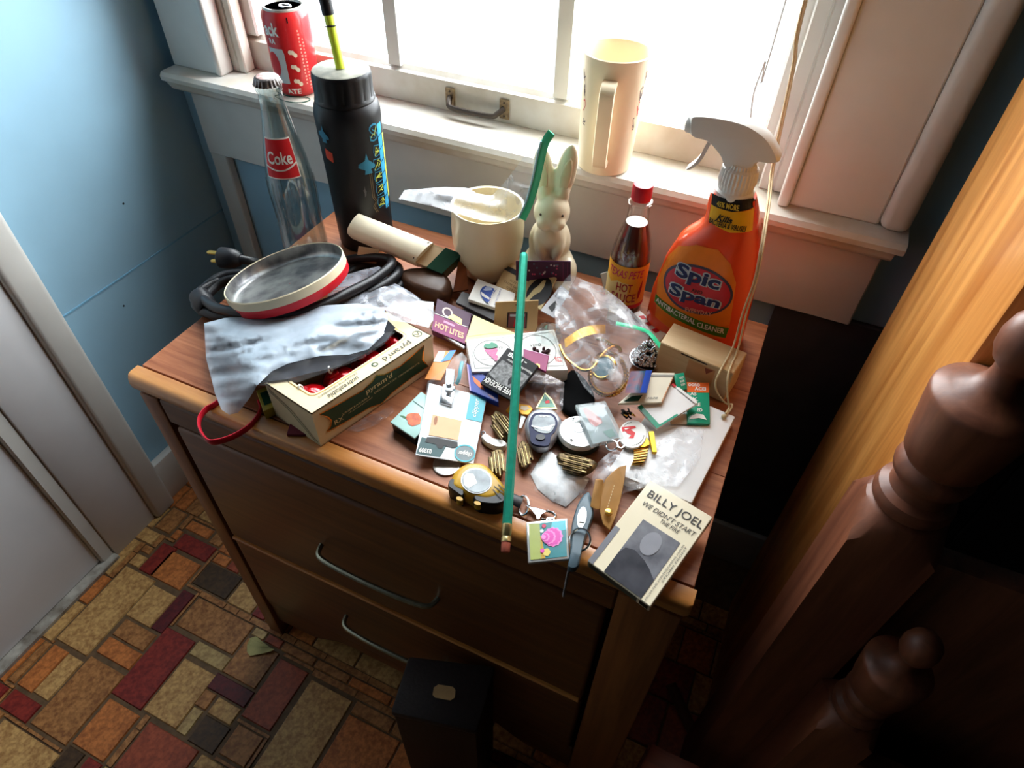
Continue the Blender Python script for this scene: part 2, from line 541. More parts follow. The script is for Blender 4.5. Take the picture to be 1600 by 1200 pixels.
tag(box('ceiling', (XL - 0.1, YF - 0.1, ZC), (XR + 0.1, YB + 0.13, ZC + 0.1), mat('ceiling_paint', (96, 92, 86), 0.7)), kind='structure')  # unseen ceiling, its tone lowered to weaken bounced light

# ---- floor with its stone-look tiles
grout = mat('floor_grout', (112, 88, 62), 0.6, scale=90, var=0.35, bump=0.2)
fl = tag(box('floor', (XL - 0.1, YF - 0.1, -0.06), (XR + 0.1, YB + 0.13, 0.0), grout), kind='structure')
def tilemat(name, c, c2):
    return mat(name, c, 0.42, scale=150, col2=c2, bump=0.25)
TM = {'r': tilemat('tile_red', (150, 52, 42), (112, 34, 32)), 'd': tilemat('tile_dark_red', (104, 36, 40), (74, 26, 32)),
      'o': tilemat('tile_orange', (212, 130, 68), (160, 92, 46)), 't': tilemat('tile_tan', (212, 170, 108), (164, 120, 70)),
      'b': tilemat('tile_brown', (186, 130, 76), (134, 86, 48)), 'p': tilemat('tile_pale', (196, 168, 112), (158, 128, 82)),
      'k': tilemat('tile_umber', (84, 62, 40), (60, 44, 30)), 'c': tilemat('tile_coral', (176, 86, 56), (136, 62, 42))}
TL = [((700, 245), (650, 380), 'r'), ((790, 205), (875, 320), 'r'), ((735, 280), (765, 440), 'o'), ((540, 345), (370, 720), 't'),
      ((655, 425), (640, 600), 't'), ((785, 445), (690, 625), 'd'), ((540, 570), (610, 700), 'b'), ((470, 645), (550, 780), 'o'),
      ((715, 605), (600, 950), 'r'), ((850, 480), (990, 715), 'b'), ((850, 665), (945, 785), 'p'), ((790, 740), (750, 1030), 't'),
      ((235, 680), (135, 875), 'o'), ((295, 720), (205, 910), 't'), ((390, 730), (280, 1100), 'b'), ((65, 870), (110, 1005), 'r'),
      ((470, 910), (440, 1170), 'o'), ((20, 1000), (130, 1290), 't'), ((640, 1010), (700, 1330), 'c'), ((930, 800), (1040, 940), 'd'),
      ((1200, 740), (1150, 1040), 'c'), ((880, 870), (875, 950), 'b'), ((935, 905), (980, 1015), 't'), ((830, 945), (790, 1060), 'p'),
      ((880, 980), (905, 1140), 'k'), ((1020, 1020), (1040, 1195), 'b'), ((1060, 650), (1085, 860), 'b'), ((822, 150), (884, 222), 'o'),
      ((900, 330), (960, 480), 'k'), ((590, 290), (590, 345), 't'), ((742, 96), (722, 200), 'b'), ((300, 1110), (290, 1230), 'k'),
      ((380, 1160), (400, 1230), 'r'), ((1330, 830), (1250, 1330), 't')]
R_ = []
for T, B, c in TL:
    a = onz(*kF(*T), 0.0); b = onz(*kF(*B), 0.0)
    R_.append((a.x, b.y, b.x, a.y, c))
def tile(x0, q0, x1, q1, c, g=0.0012):
    x0 += g; q0 += g; x1 -= g; q1 -= g
    x0 = max(x0, XL + 0.010)
    if x1 - x0 < 0.004 or q1 - q0 < 0.004: return
    b_ = min(.0014, (x1 - x0) * .2, (q1 - q0) * .2)
    top = [(x0 + b_, q0 + b_, .0026), (x1 - b_, q0 + b_, .0026), (x1 - b_, q1 - b_, .0026), (x0 + b_, q1 - b_, .0026)]
    bot = [(x0, q0, 0.0), (x1, q0, 0.0), (x1, q1, 0.0), (x0, q1, 0.0)]
    mesh('tile', top + bot, [(0, 1, 2, 3), (0, 4, 5, 1), (1, 5, 6, 2), (2, 6, 7, 3), (3, 7, 4, 0)], TM[c], fl)
for r in R_: tile(*r, g=-0.0020)
CS = 0.006
GX, GY = XL + 0.010, -0.22
NX, NY = int(1.42 / CS), int(0.92 / CS)
occ = [[False] * NY for _ in range(NX)]
for x0, q0, x1, q1, _c in R_:
    for i in range(max(0, int((x0 - .003 - GX) / CS)), min(NX, int((x1 + .003 - GX) / CS) + 1)):
        for j in range(max(0, int((q0 - .003 - GY) / CS)), min(NY, int((q1 + .003 - GY) / CS) + 1)): occ[i][j] = True
rt = random.Random(5); chipv = []; chipf = []
for i in range(NX):
    for j in range(NY):
        if occ[i][j]: continue
        far = GX + i * CS > -0.55
        w, d = rt.choice([(7, 13), (9, 18), (6, 9), (12, 16), (10, 8), (5, 14), (8, 10)])
        if far: w += 5; d += 8
        w0 = 1
        while w0 < w and i + w0 < NX and not occ[i + w0][j]: w0 += 1
        d0 = 1
        while d0 < d and j + d0 < NY and all(not occ[i + a][j + d0] for a in range(w0)): d0 += 1
        for a in range(w0):
            for b in range(d0): occ[i + a][j + b] = True
        xa, ya, xb, yb = GX + i * CS, GY + j * CS, GX + (i + w0) * CS, GY + (j + d0) * CS
        cc_ = rt.choice('ttboobptoctrb')
        if -0.58 < xa and ya > 0.34 and xb < 0.03: continue          # wholly under the dresser
        if w0 < 3 or d0 < 3:
            k0 = len(chipv); g = .0008
            chipv += [(xa + g, ya + g, .0026), (xb - g, ya + g, .0026), (xb - g, yb - g, .0026), (xa + g, yb - g, .0026), (xa + g, ya + g, 0), (xb - g, ya + g, 0), (xb - g, yb - g, 0), (xa + g, yb - g, 0)]
            chipf += [tuple(k0 + t for t in f) for f in ((0, 1, 2, 3), (0, 4, 5, 1), (1, 5, 6, 2), (2, 6, 7, 3), (3, 7, 4, 0))]
        else: tile(xa, ya, xb, yb, cc_)
tag(mesh('tile_slivers', chipv, chipf, TM['b'], fl), kind='stuff')

# ---- door in the left wall, its casing, skirting
DX = XL + 0.004
def vline(px, py): return onx(px, py, XL + 0.015).y
dr = thing('door_1', (XL, 0.0, 0), kind='structure')
box('door_leaf', (XL, -0.55, 0.012), (DX + 0.006, 0.268, 2.0), doorw, dr, 0.002)
box('door_stop', (XL, 0.268, 0.0), (DX + 0.014, 0.294, 2.03), white, dr, 0.003)
box('door_casing', (XL, 0.294, 0.0), (DX + 0.018, 0.392, 2.1), doorw, dr, 0.003, 2)
box('casing_bead', (XL, 0.392, 0.0), (DX + 0.028, 0.44, 2.12), white, dr, 0.008, 3)
box('threshold', (XL, -0.55, 0.0), (DX + 0.026, 0.294, 0.012), mat('threshold_paint', (190, 186, 176), 0.6, scale=30, col2=(110, 100, 88)), dr, 0.002)
tag(box('baseboard_left', (XL, 0.44, 0.0), (XL + 0.018, YB, 0.11), white, None, 0.004, 2), kind='structure')
tag(box('baseboard_back', (XL + 0.018, YB - 0.018, 0.0), (0.9, YB, 0.11), white, None, 0.004, 2), kind='structure')

# ---- window: casing, sill, apron, sashes
cs = thing('trim_1', (-0.41, YB, 0.774), kind='structure')
box('casing_board', (-0.962, YB - 0.026, 0.774), (WX0 - 0.006, YB, 1.99), white, cs, 0.003)
box('casing_board', (0.014, YB - 0.026, 0.774), (0.118, YB, 1.99), white, cs, 0.003)
box('casing_bead', (0.118, YB - 0.036, 0.774), (0.150, YB, 2.02), white, cs, 0.010, 4)
box('casing_bead', (0.002, YB - 0.034, 0.774), (0.016, YB, 1.95), white, cs, 0.004, 3)
box('casing_bead', (WX0 - 0.008, YB - 0.030, 0.774), (WX0 + 0.004, YB, 1.95), white, cs, 0.004, 3)
box('head_casing', (-0.962, YB - 0.028, 1.99), (0.150, YB, 2.11), white, cs, 0.004)
sl = []
sill_prof = [(0.905, .742), (0.782, .742), (0.772, .746), (0.768, .752), (0.7665, .758), (0.7625, .761), (0.7615, .768), (0.766, .7735), (0.772, .774), (0.905, .774)]
for x in (-0.962, 0.152):
    ring = []
    for yy, zz in sill_prof: ring.append(V((x + (0.008 * (1 if x < 0 else -1) if zz < .76 else 0), yy, zz)))
    sl.append(ring)
tag(rings('trim_2', sl, dirty, None, True, True, True), kind='structure')
ap = tag(box('trim_3', (-0.952, YB - 0.020, 0.624), (0.140, YB, 0.742), white, None, 0.002), kind='structure')
tag(box('trim_4', (-0.955, YB - 0.016, 0.11), (-0.918, YB, 0.624), white, None, 0.002), kind='structure')
wn = thing('window_1', (-0.43, 0.86, 0.774), kind='structure')
box('jamb', (WX0, YB, 0.774), (WX0 + 0.014, 0.93, 1.93), dirty, wn, 0.002)
box('jamb', (WX1 - 0.014, YB, 0.774), (WX1, 0.93, 1.93), white, wn, 0.002)
box('jamb_stop', (WX0 + 0.014, YB, 0.774), (WX0 + 0.028, 0.842, 1.93), dirty, wn, 0.002)
box('jamb_stop', (WX1 - 0.032, YB, 0.774), (WX1 - 0.014, 0.842, 1.93), white, wn, 0.002)
box('head_jamb', (WX0, YB, 1.915), (WX1, 0.93, 1.93), white, wn, 0.002)
SX0, SX1 = WX0 + 0.016, WX1 - 0.016
def sash(y0, y1_, z0, z1_, lower):
    rb = [(y0, z0), (y1_, z0), (y1_, z0 + 0.050), (y0 + 0.012, z0 + 0.050), (y0 + 0.006, z0 + 0.044), (y0, z0 + 0.042)]
    rings('sash_rail', [[V((x, a, b)) for a, b in rb] for x in (SX0, SX1)], dirty if lower else white, wn, True, True, False)
    box('sash_rail', (SX0, y0, z1_ - 0.035), (SX1, y1_, z1_), white, wn, 0.002)
    box('sash_stile', (SX0, y0, z0 + 0.05), (SX0 + 0.030, y1_, z1_ - 0.035), white, wn, 0.003)
    box('sash_stile', (SX1 - 0.030, y0, z0 + 0.05), (SX1, y1_, z1_ - 0.035), white, wn, 0.003)
    for mx in (-0.570, -0.309):
        mp_ = [(mx - .010, y0 + .004), (mx + .010, y0 + .004), (mx + .010, y0 + .012), (mx + .004, y1_ - .003), (mx - .004, y1_ - .003), (mx - .010, y0 + .012)]
        rings('muntin', [[V((a, b, z)) for a, b in mp_] for z in (z0 + .048, z1_ - .034)], white, wn, True, True, False)
    xs = [SX0 + 0.028, -0.570, -0.309, SX1 - 0.028]
    for i in range(3):
        box('pane', (xs[i], y1_ - 0.010, z0 + 0.048), (xs[i + 1], y1_ - 0.0085, z1_ - 0.033), glass('window_glass', (252, 253, 253), base=0.0), wn)
sash(0.845, 0.877, 0.7745, 1.36, True)
sash(0.884, 0.914, 1.33, 1.915, False)
# sash lift: two plates and a bent bar
hb = mat('aged_brass', (150, 128, 96), 0.5, 0.3, scale=200, col2=(110, 92, 72))
hd = mat('dark_metal', (66, 58, 52), 0.4, 0.6)
a = ony(704, 146, 0.845); b = ony(789, 163, 0.845)
lift = thing('sash_lift', (a.x, 0.845, 0.78), 'bent metal pull handle with tan plates on the window sash', 'handle')
for p in (a, b):
    box('plate', (p.x - 0.0075, 0.842, 0.7805), (p.x + 0.0075, 0.845, 0.8085), hb, lift, 0.001)
    for dz in (0.785, 0.804):
        lathe('screw', [(0.0016, 0), (0.0012, 0.0012)], (p.x, 0.842, dz), hd, lift, 8, axis=(0, -1, 0))
zb = 0.796
tube('bar', spline([(a.x, 0.842, zb), (a.x + .004, 0.832, zb - .004), (a.x + .014, 0.826, zb - .008), (b.x - .016, 0.826, zb - .008), (b.x - .006, 0.832, zb - .005), (b.x, 0.842, zb)], 4), 0.0038, hd, lift)

# ---- outdoors: pale ground seen through the panes
gm, nt, gb = nodes_of('pale_ground')
tc = nt.nodes.new('ShaderNodeTexCoord'); mp = nt.nodes.new('ShaderNodeMapping'); mp.inputs['Scale'].default_value = (0.35, 1.6, 1)
nz = nt.nodes.new('ShaderNodeTexNoise'); nz.inputs['Scale'].default_value = 1.4; nz.inputs['Detail'].default_value = 4
rp = nt.nodes.new('ShaderNodeValToRGB')
rp.color_ramp.elements[0].position = .38; rp.color_ramp.elements[0].color = (.032, .032, .033, 1)
rp.color_ramp.elements[1].position = .62; rp.color_ramp.elements[1].color = (.075, .076, .078, 1)
nt.links.new(tc.outputs['Object'], mp.inputs[0]); nt.links.new(mp.outputs[0], nz.inputs['Vector'])
nt.links.new(nz.outputs[0], rp.inputs[0]); nt.links.new(rp.outputs[0], gb.inputs['Base Color']); gb.inputs['Roughness'].default_value = .9
tag(box('ground', (-14, YB + 0.3, -0.5), (14, 26, -0.4), gm), kind='structure')

# ================================================================== DRESSER
X0, X1, Y0, Y1 = -0.602, 0.040, 0.299, 0.713
topw = wood('dresser_top_wood', (176, 112, 74), (122, 66, 38), 'X', 6, 16, 0.44, spec=.3)
edgew = wood('dresser_edge_wood', (206, 146, 78), (170, 104, 48), 'X', 5, 14, 0.3, coat=0.2)
frontw = wood('dresser_front_wood', (118, 72, 36), (76, 42, 20), 'X', 4, 16, 0.4)
sidew = wood('dresser_side_wood', (150, 92, 48), (98, 54, 26), 'Z', 4, 16, 0.4)
darkw = mat('recess_shade', (34, 24, 16), 0.8)  # near-black colour paints in the shade of the drawer gaps and under the top
ds = thing('dresser', (-0.281, 0.5, 0), 'small wooden two-drawer chest covered with clutter beneath the window', 'dresser')
YG = 0.3195
n = 3
for i in range(n):
    q0 = YG + 0.0022 + (Y1 - YG - .0022) * i / n; q1 = YG + .0022 + (Y1 - YG - .0022) * (i + 1) / n
    box('top_plank', (X0, q0, TZ - 0.020), (X1, q1, TZ), topw, ds, 0.0006)
ep = [(YG, TZ - .022), (YG, TZ), (Y0 + .008, TZ), (Y0 + .0035, TZ - .0012), (Y0 + .0008, TZ - .005), (Y0, TZ - .010), (Y0 + .001, TZ - .017), (Y0 + .004, TZ - .022)]
er = []
for x, s in ((X0 - .004, .9), (X0, 1), (X1 - .001, 1), (X1 + .003, .9)):
    er.append([V((x, YG + (a - YG) * (1 if s == 1 else .85), b)) for a, b in ep])
rings('front_edge', er, edgew, ds)
box('under_top', (X0 + .006, Y0 + .008, TZ - .026), (X1 - .006, Y1, TZ - .0205), darkw, ds)
box('side_panel', (X0 + .002, Y0 + .036, 0.05), (X0 + .018, Y1 - .004, TZ - .026), sidew, ds)
box('side_panel', (X1 - .018, Y0 + .036, 0.05), (X1 - .002, Y1 - .004, TZ - .026), sidew, ds)
box('back_panel', (X0 + .018, Y1 - .012, 0.05), (X1 - .018, Y1 - .004, TZ - .026), sidew, ds)
for xa, xb in ((X0 + .001, X0 + .030), (X1 - .060, X1 - .001)):
    box('stile', (xa, Y0 + .003, 0.0), (xb, Y0 + .036, TZ - .026), sidew, ds, 0.003, 2)
for xa, xb in ((X0 + .002, X0 + .034), (X1 - .034, X1 - .002)):
    box('back_leg', (xa, Y1 - .045, 0.0), (xb, Y1 - .0125, 0.05), sidew, ds, 0.002)
LX, RX = X0 + .0305, X1 - .0605
box('top_rail', (LX, Y0 + .004, 0.590), (RX, Y0 + .034, TZ - .0265), frontw, ds, 0.002)
box('carcass', (LX, Y0 + .030, 0.06), (RX, Y0 + .036, 0.589), darkw, ds)
box('bottom_rail', (LX, Y0 + .008, 0.118), (RX, Y0 + .0295, 0.146), frontw, ds, 0.002)
# shaped apron below the rail
apn = []
for k in range(25):
    t = k / 24; x = LX + .001 + (RX - LX - .002) * t
    e = min(t, 1 - t)
    low = .055 + (.045 * min(1, max(0, (e - .14) / .12)) if e > .14 else 0)
    apn.append((x, low))
rf = [V((x, Y0 + .010, z)) for x, z in apn] + [V((RX - .001, Y0 + .010, .117)), V((LX + .001, Y0 + .010, .117))]
rings('apron', [rf, [p + V((0, .016, 0)) for p in rf]], frontw, ds, True, True, False)
metal = mat('tarnished_nickel', (150, 156, 140), 0.32, 0.9, scale=120, var=.3)
for z0, z1_, hz in ((0.350, 0.586, 0.452), (0.150, 0.342, 0.255)):
    d = box('drawer', (LX + .008, Y0 + .002, z0), (RX - .006, Y0 + .026, z1_), frontw, ds, 0.005, 3)
    if z0 > .3:
        box('ledge', (LX + .010, Y0 - .001, z0 - .0055), (RX - .008, Y0 + .018, z0 - .0005), edgew, d, 0.0015)
    hx0, hx1 = -0.384, -0.217
    h = [(hx0, Y0 + .002, hz), (hx0 + .006, Y0 - .012, hz), (hx0 + .03, Y0 - .017, hz + .001), ((hx0 + hx1) / 2, Y0 - .019, hz + .002), (hx1 - .03, Y0 - .017, hz + .001), (hx1 - .006, Y0 - .012, hz), (hx1, Y0 + .002, hz)]
    tube('handle', spline(h, 5), 0.0034, metal, d, 8)

# ================================================================== BED PIECES, BOARD, CASE, LITTER ON THE FLOOR
bedw = wood('bed_wood', (132, 78, 52), (92, 48, 30), 'Z', 5, 12, 0.46, coat=0.06)
pine = wood('orange_pine', (226, 158, 84), (178, 108, 46), 'Z', 2.2, 16, 0.32, coat=0.2, thresh=(.34, .62))
bx = 0.160
bd = prism('upright_board', [(bx, .716, 1.75), (bx, .446, 1.75), (bx + .022, .446, 1.75), (bx + .022, .716, 1.75)],
           [(bx, .716, 0.0), (bx, .446, 0.0), (bx + .022, .446, 0.0), (bx + .022, .716, 0.0)], pine, None, 0.004, 2)
tag(bd, 'tall orange pine board standing upright beside the window casing', 'board')

def post(name, c, half, ztop, s, label, group, panel):
    """square post with a turned finial; s scales the finial"""
    t = thing(name, (c[0], c[1], 0), label, 'bed part', group)
    x, y = c; hf = half
    nseg = 24
    rs = []
    def sq(hh, z, arch=0.0):
        r = []
        for k in range(nseg * 4):
            sd, f = divmod(k, nseg); f = f / nseg * 2 - 1
            px, py = {0: (f, -1), 1: (1, f), 2: (-f, 1), 3: (-1, -f)}[sd]
            r.append(V((x + px * hh, y + py * hh, z - arch * f * f)))
        return r
    def cir(rr, z):
        r = []
        for k in range(nseg * 4):
            sd, f = divmod(k, nseg); f = f / nseg * 2 - 1
            px, py = {0: (f, -1), 1: (1, f), 2: (-f, 1), 3: (-1, -f)}[sd]
            d = V((px, py)).normalized()
            r.append(V((x + d.x * rr, y + d.y * rr, z)))
        return r
    rings('square_post', [sq(hf, 0.0), sq(hf, ztop - .06 * s), sq(hf, ztop - .004 * s, .022 * s), cir(hf * .96, ztop + .004 * s), cir(hf * .80, ztop + .008 * s)], bedw, t)
    pr = [(.80, .006), (.90, .010), (.93, .016), (.88, .022), (.70, .026), (.66, .034), (.70, .040), (.84, .044), (.88, .050), (.84, .056), (.76, .060), (.88, .066), (.97, .082), (1.05, .104), (1.10, .120),
          (1.10, .124), (1.06, .1265), (.80, .131), (.50, .136), (.36, .142), (.32, .150), (.34, .156), (.46, .160), (.56, .168), (.58, .178), (.52, .188), (.36, .196), (.1, .200)]
    lathe('finial', [(hf * r, h * s) for r, h in pr], (x, y, ztop), bedw, t, 40)
    x0p, zp0, zp1, yp = panel
    box('panel', (x + hf - .002, yp - .011, zp0), (x0p, yp + .011, zp1), bedw, t, 0.004, 2)
    return t
post('headboard', (0.1715, 0.410), 0.033, 0.745, 1.0, 'dark wooden headboard with a thick turned finial on its square post', 'bed ends', (0.95, 0.16, 0.70, 0.412))
p2 = CAM + ray(1440, 1000) * 0.545
post('footboard', (p2.x, .349), 0.0262, p2.z - 0.142, 0.80, 'low dark wooden footboard with a smaller finial leaning by the headboard', 'bed ends', (0.95, 0.06, 0.42, .349))

# dark case standing before the drawers
cw = mat('black_leatherette', (40, 33, 34), 0.55, scale=300, var=.3, bump=.2)
cw2 = mat('brown_leatherette', (52, 38, 30), 0.55, scale=300, var=.3, bump=.2)
P = [onz(*p, 0.34) for p in ((640, 1026), (772, 1042), (744, 1142), (612, 1112))]
case = thing('dark_case', (P[0].x + .05, P[0].y - .03, 0), 'dark flat-topped case with a tan tag before the drawers', 'case')
prism('body', [p - V((0, 0, .016)) for p in P], [V((p.x, p.y, 0.0)) for p in P], cw2, case, 0.004, 2)
prism('lid', [V((p.x, p.y, .34)) + (p - (P[0] + P[2]) / 2) * .03 for p in P], [V((p.x, p.y, .325)) + (p - (P[0] + P[2]) / 2) * .03 for p in P], cw, case, 0.004, 2)
q = Quad(P[3], P[2], P[1], P[0])
prism('tag', [q(u, v, .0015) for u, v in ((.40, .40), (.44, .36), (.62, .36), (.66, .42), (.64, .54), (.60, .58), (.43, .58), (.39, .52))], [q(u, v, .0002) for u, v in ((.40, .40), (.44, .36), (.62, .36), (.66, .42), (.64, .54), (.60, .58), (.43, .58), (.39, .52))], mat('tan_tag', (196, 160, 110), .6), case)
# pale leaf-shaped scrap on the floor by the dresser leg
lp = crop(380, 900, 7.5)
F0 = [onz(*lp(*p), 0.004) for p in ((155, 800), (160, 730), (200, 660), (270, 635), (340, 690), (420, 750), (480, 785), (440, 815), (330, 830), (190, 850))]
F0 = [V((p.x - .006, p.y - .018, .004 + .006 * math.sin(i * .7) ** 2)) for i, p in enumerate(F0)]
o = prism('dry_leaf', [p + V((0, 0, .0012)) for p in F0], F0, mat('dry_leaf', (196, 190, 128), .6, scale=40, var=.25), None)
tag(o, 'pale yellow dry leaf on the tiles by the dresser leg', 'leaf')
# reddish board end and leather strap low on the right
B0 = [onz(*p, 0.20) for p in ((1018, 1160), (1120, 1210), (1090, 1290), (985, 1240))]
o = prism('stool', [p for p in B0], [V((p.x, p.y, 0.18)) for p in B0], wood('red_stain', (150, 74, 52), (110, 48, 34), 'X', 5, 12, .4), None, 0.003, 2)
tag(o, 'reddish brown stool with a plain flat top beside the dresser', 'stool')
ctr = sum(B0, V((0, 0, 0))) / 4
for p in B0:
    g = p.lerp(ctr, .16)
    box('leg', (g.x - .008, g.y - .008, 0.0), (g.x + .008, g.y + .008, 0.1805), MATS['red_stain'], o)
st = [onz(*p, 0.02) for p in ((1050, 1065), (1064, 1095), (1078, 1125), (1088, 1150), (1086, 1180))]
tag(tube('leather_strap', spline([V((p.x, p.y, .008)) for p in st], 5), .01, mat('strap_leather', (96, 60, 36), .5, scale=80), None, 10, flat=(.010, .004)), 'brown leather strap lying on the floor behind the stool', 'strap')
# ================================================================== COLOURS
def ink(name, c, rough=.45, **k): return mat(name, c, rough, var=.06, scale=80, **k)
red = ink('red_print', (206, 30, 38)); wht = ink('white_print', (238, 236, 230)); blk = ink('black_print', (22, 20, 22))
cream = mat('cream_card', (226, 208, 168), .55, var=.08, scale=40); tan = mat('tan_card', (192, 160, 112), .6, var=.08, scale=40)
green = ink('dark_green_print', (22, 66, 46)); gold = mat('gold_metal', (214, 168, 84), .25, 1.0, scale=150, var=.2)
silver = mat('chrome', (214, 216, 220), .16, 1.0, scale=90, var=.1); steel = mat('dull_steel', (150, 152, 156), .35, .9, scale=120, var=.2)
blackp = mat('black_plastic', (22, 23, 26), .38, scale=120, var=.2); whitep = mat('white_plastic', (232, 230, 224), .32, var=.03, scale=20)
SZ = 0.774

# ================================================================== ON THE SILL
c = (-0.719, 0.806, SZ)
can = thing('soda_can', c, 'red soda can with white lettering on the windowsill corner', 'can')
pr = [(.024, 0), (.0265, .002), (.030, .008), (.0330, .014), (.0330, .106), (.0315, .111), (.0285, .116)]
lathe('body', pr, c, mat('red_can', (206, 36, 40), .28, scale=30, var=.08, coat=.3), can, 48)
lathe('base_rim', [(.0235, 0), (.0262, .0022), (.0292, .0072), (.0296, .0074)], (c[0], c[1], SZ - .0002), steel, can, 40, True, False)
lathe('lid', [(.0285, .116), (.0292, .1185), (.0285, .120), (.0268, .1195), (.0260, .116), (.001, .116)], c, mat('can_lid', (214, 212, 206), .45, .5, var=.1), can, 40, False)
tube('pull_tab', [V(c) + V((.009 * math.cos(a) + .004, .006 * math.sin(a), .1175)) for a in [2 * PI * i / 14 for i in range(14)]], .0014, silver, can, 6, True)
S = Round(c, pr, facing(c)); ml = (.12, .02)
grey = ink('can_grey', (196, 204, 206))
write('ack', S, (-1.15, .086, -.42, .104), wht, can, bold=.03, maxlen=ml); write('RA', S, (-.98, .076, -.66, .083), wht, can, bold=.02, maxlen=ml)
poly(S, [(-1.15, .070), (-.42, .070), (-.36, .064), (-.36, .022), (-1.15, .022)], grey, can, maxlen=ml)
poly(S, oval((-.95, .047), (.30, .018), 20), red, can, h=.0006, maxlen=ml)
for k, z in enumerate((.066, .046, .026)):
    for j in range(3):
        poly(S, oval((-.10 + j * .10, z - j * .0022 + .0015 * (j % 2)), (.085, .0032), 10), ink('can_cream', (232, 214, 190)), can, h=.0005 + j * .0001, maxlen=ml, name='emblem')
write('ATE', S, (-.62, .006, .06, .015), wht, can, bold=.03, maxlen=ml)
for u, a, b in ((.36, .02, .096), (.52, .012, .084)):
    for k in range(16):
        z = a + (b - a) * k / 16
        rect(S, (u, z, u + (.08 if k % 3 else .05), z + (b - a) / 30), ink('can_fineprint', (236, 150, 136)), can, maxlen=ml)
rect(S, (.02, .104, .075, .111), blk, can, h=.0006, maxlen=ml)

c = (-0.2205, 0.790, SZ)
mug = thing('plastic_mug', c, 'tall cream plastic mug with a slot handle on the windowsill', 'mug')
mm_ = mat('cream_plastic', (240, 222, 190), .35, var=.04, scale=15)
pr = [(.030, 0), (.0335, .002), (.0345, .01), (.0395, .138), (.0400, .141)]
lathe('body', pr + [(.0385, .142), (.0368, .138), (.0325, .012), (.001, .010)], c, mm_, mug, 48)
a0 = facing(c) - .10
e = V((math.cos(a0), math.sin(a0), 0)); s_ = V((-math.sin(a0), math.cos(a0), 0))
hp = [(.0365, .118), (.050, .119), (.058, .112), (.0585, .095), (.056, .050), (.053, .030), (.046, .022), (.0345, .022)]
rs = []
sp = spline([V(c) + e * r + V((0, 0, z)) for r, z in hp], 4)
for i, p in enumerate(sp):
    t = (sp[min(i + 1, len(sp) - 1)] - sp[max(i - 1, 0)]).normalized(); nn = t.cross(s_).normalized()
    rs.append([p + s_ * a + nn * b for a, b in ((-.008, -.003), (.008, -.003), (.009, 0), (.008, .003), (-.008, .003), (-.009, 0))])
rings('handle', rs, mm_, mug)
S = Round(c, pr, facing(c))
fig = ink('mug_ink', (90, 74, 78)); figr = ink('mug_red', (206, 70, 70))
rf_ = random.Random(3)
for sd in (-1, 1):
    for k in range(4):
        z0 = .118 - k * .017; u0 = sd * (1.12 - .05 * k)
        pts = [(u0 + .10 * rf_.uniform(-1, 1), z0 + .008 * rf_.uniform(-1, 1)) for _ in range(6)]
        sp2 = [(p.x, p.y) for p in spline([V((a, b, 0)) for a, b in pts], 4)]
        line(S, sp2, .014, fig if k != 2 else figr, mug, asp=.045, maxlen=(.1, .02))

# thin green thread tangled beside the can
g = ony(436, 138, .78)
th = [onz(*p, SZ + .0012) for p in ((428, 136), (440, 130), (452, 140), (438, 148), (430, 150), (446, 158), (470, 160), (484, 156), (478, 152), (450, 150), (432, 142), (442, 136), (456, 146))]
tag(tube('thread_tangle', spline(th, 6), .0007, mat('green_thread', (30, 84, 70), .7), None, 5), 'loose dark green thread tangled on the sill by the can', 'thread')

# ================================================================== BOTTLES ON THE DRESSER
c = (-0.566, 0.584, TZ)
ck = thing('soda_bottle', c, 'empty clear glass soda bottle with crimped metal cap and red label', 'bottle')
pr = [(.024, 0), (.029, .003), (.0300, .012), (.0292, .040), (.0278, .062), (.0285, .085), (.0295, .100), (.0285, .118), (.0250, .145), (.0200, .172), (.0160, .195), (.0138, .212), (.0136, .222), (.0150, .225), (.0150, .229), (.0132, .232), (.0130, .237)]
lathe('glass', pr, c, glass('clear_bottle_glass', (232, 238, 238), 1.5, .04, .10), ck, 48, True, False)
lathe('inner_wall', [(r - .0022, h) for r, h in pr if .004 < h < .23], c, glass('inner_bottle_glass', (240, 245, 245), 1.3, .06, .05), ck, 40, True, False)
# crown cap with flutes
rs = []
for z, rr, fl_ in ((.2315, .0160, .0009), (.2345, .0150, .0006), (.2385, .0138, 0), (.2398, .0122, 0)):
    rs.append([V((c[0] + (rr + fl_ * math.cos(21 * a)) * math.cos(a), c[1] + (rr + fl_ * math.cos(21 * a)) * math.sin(a), TZ + z)) for a in [2 * PI * i / 126 for i in range(126)]])
cp = rings('crown_cap', rs, mat('cap_metal', (112, 106, 104), .35, .7, scale=200, var=.3), ck)
lathe('cap_print', [(.011, .2401), (.001, .2402)], c, mat('cap_face', (176, 166, 162), .35, .5, scale=160, col2=(136, 92, 88)), cp, 30, False)
S = Round(c, pr, facing(c) - .10); ml = (.12, .012)
rect(S, (-1.0, .128, .60, .176), wht, ck, h=.0005, maxlen=ml, name='label')
rect(S, (-.96, .1295, .55, .1745), red, ck, h=.0009, maxlen=ml, name='label')
write('Coke', S, (-.84, .146, .40, .161), wht, ck, h=.0013, bold=.02, maxlen=ml)
sw = [(-.96, .1435)] + [(-.96 + 1.5 * t, .1435 - .0075 * math.sin(t * PI * .9) + .0055 * t) for t in [i / 14 for i in range(1, 15)]]
line(S, sw, .05, wht, ck, h=.0013, asp=.018, maxlen=ml)
# ribbed lower glass
for k in range(18):
    a = 2 * PI * k / 18
    tube('flute', [V((c[0] + (Round(c, pr, 0).r(h) + .0004) * math.cos(a), c[1] + (Round(c, pr, 0).r(h) + .0004) * math.sin(a), TZ + h)) for h in (.062, .085, .105, .12)], .0007, MATS['clear_bottle_glass'], ck, 5)

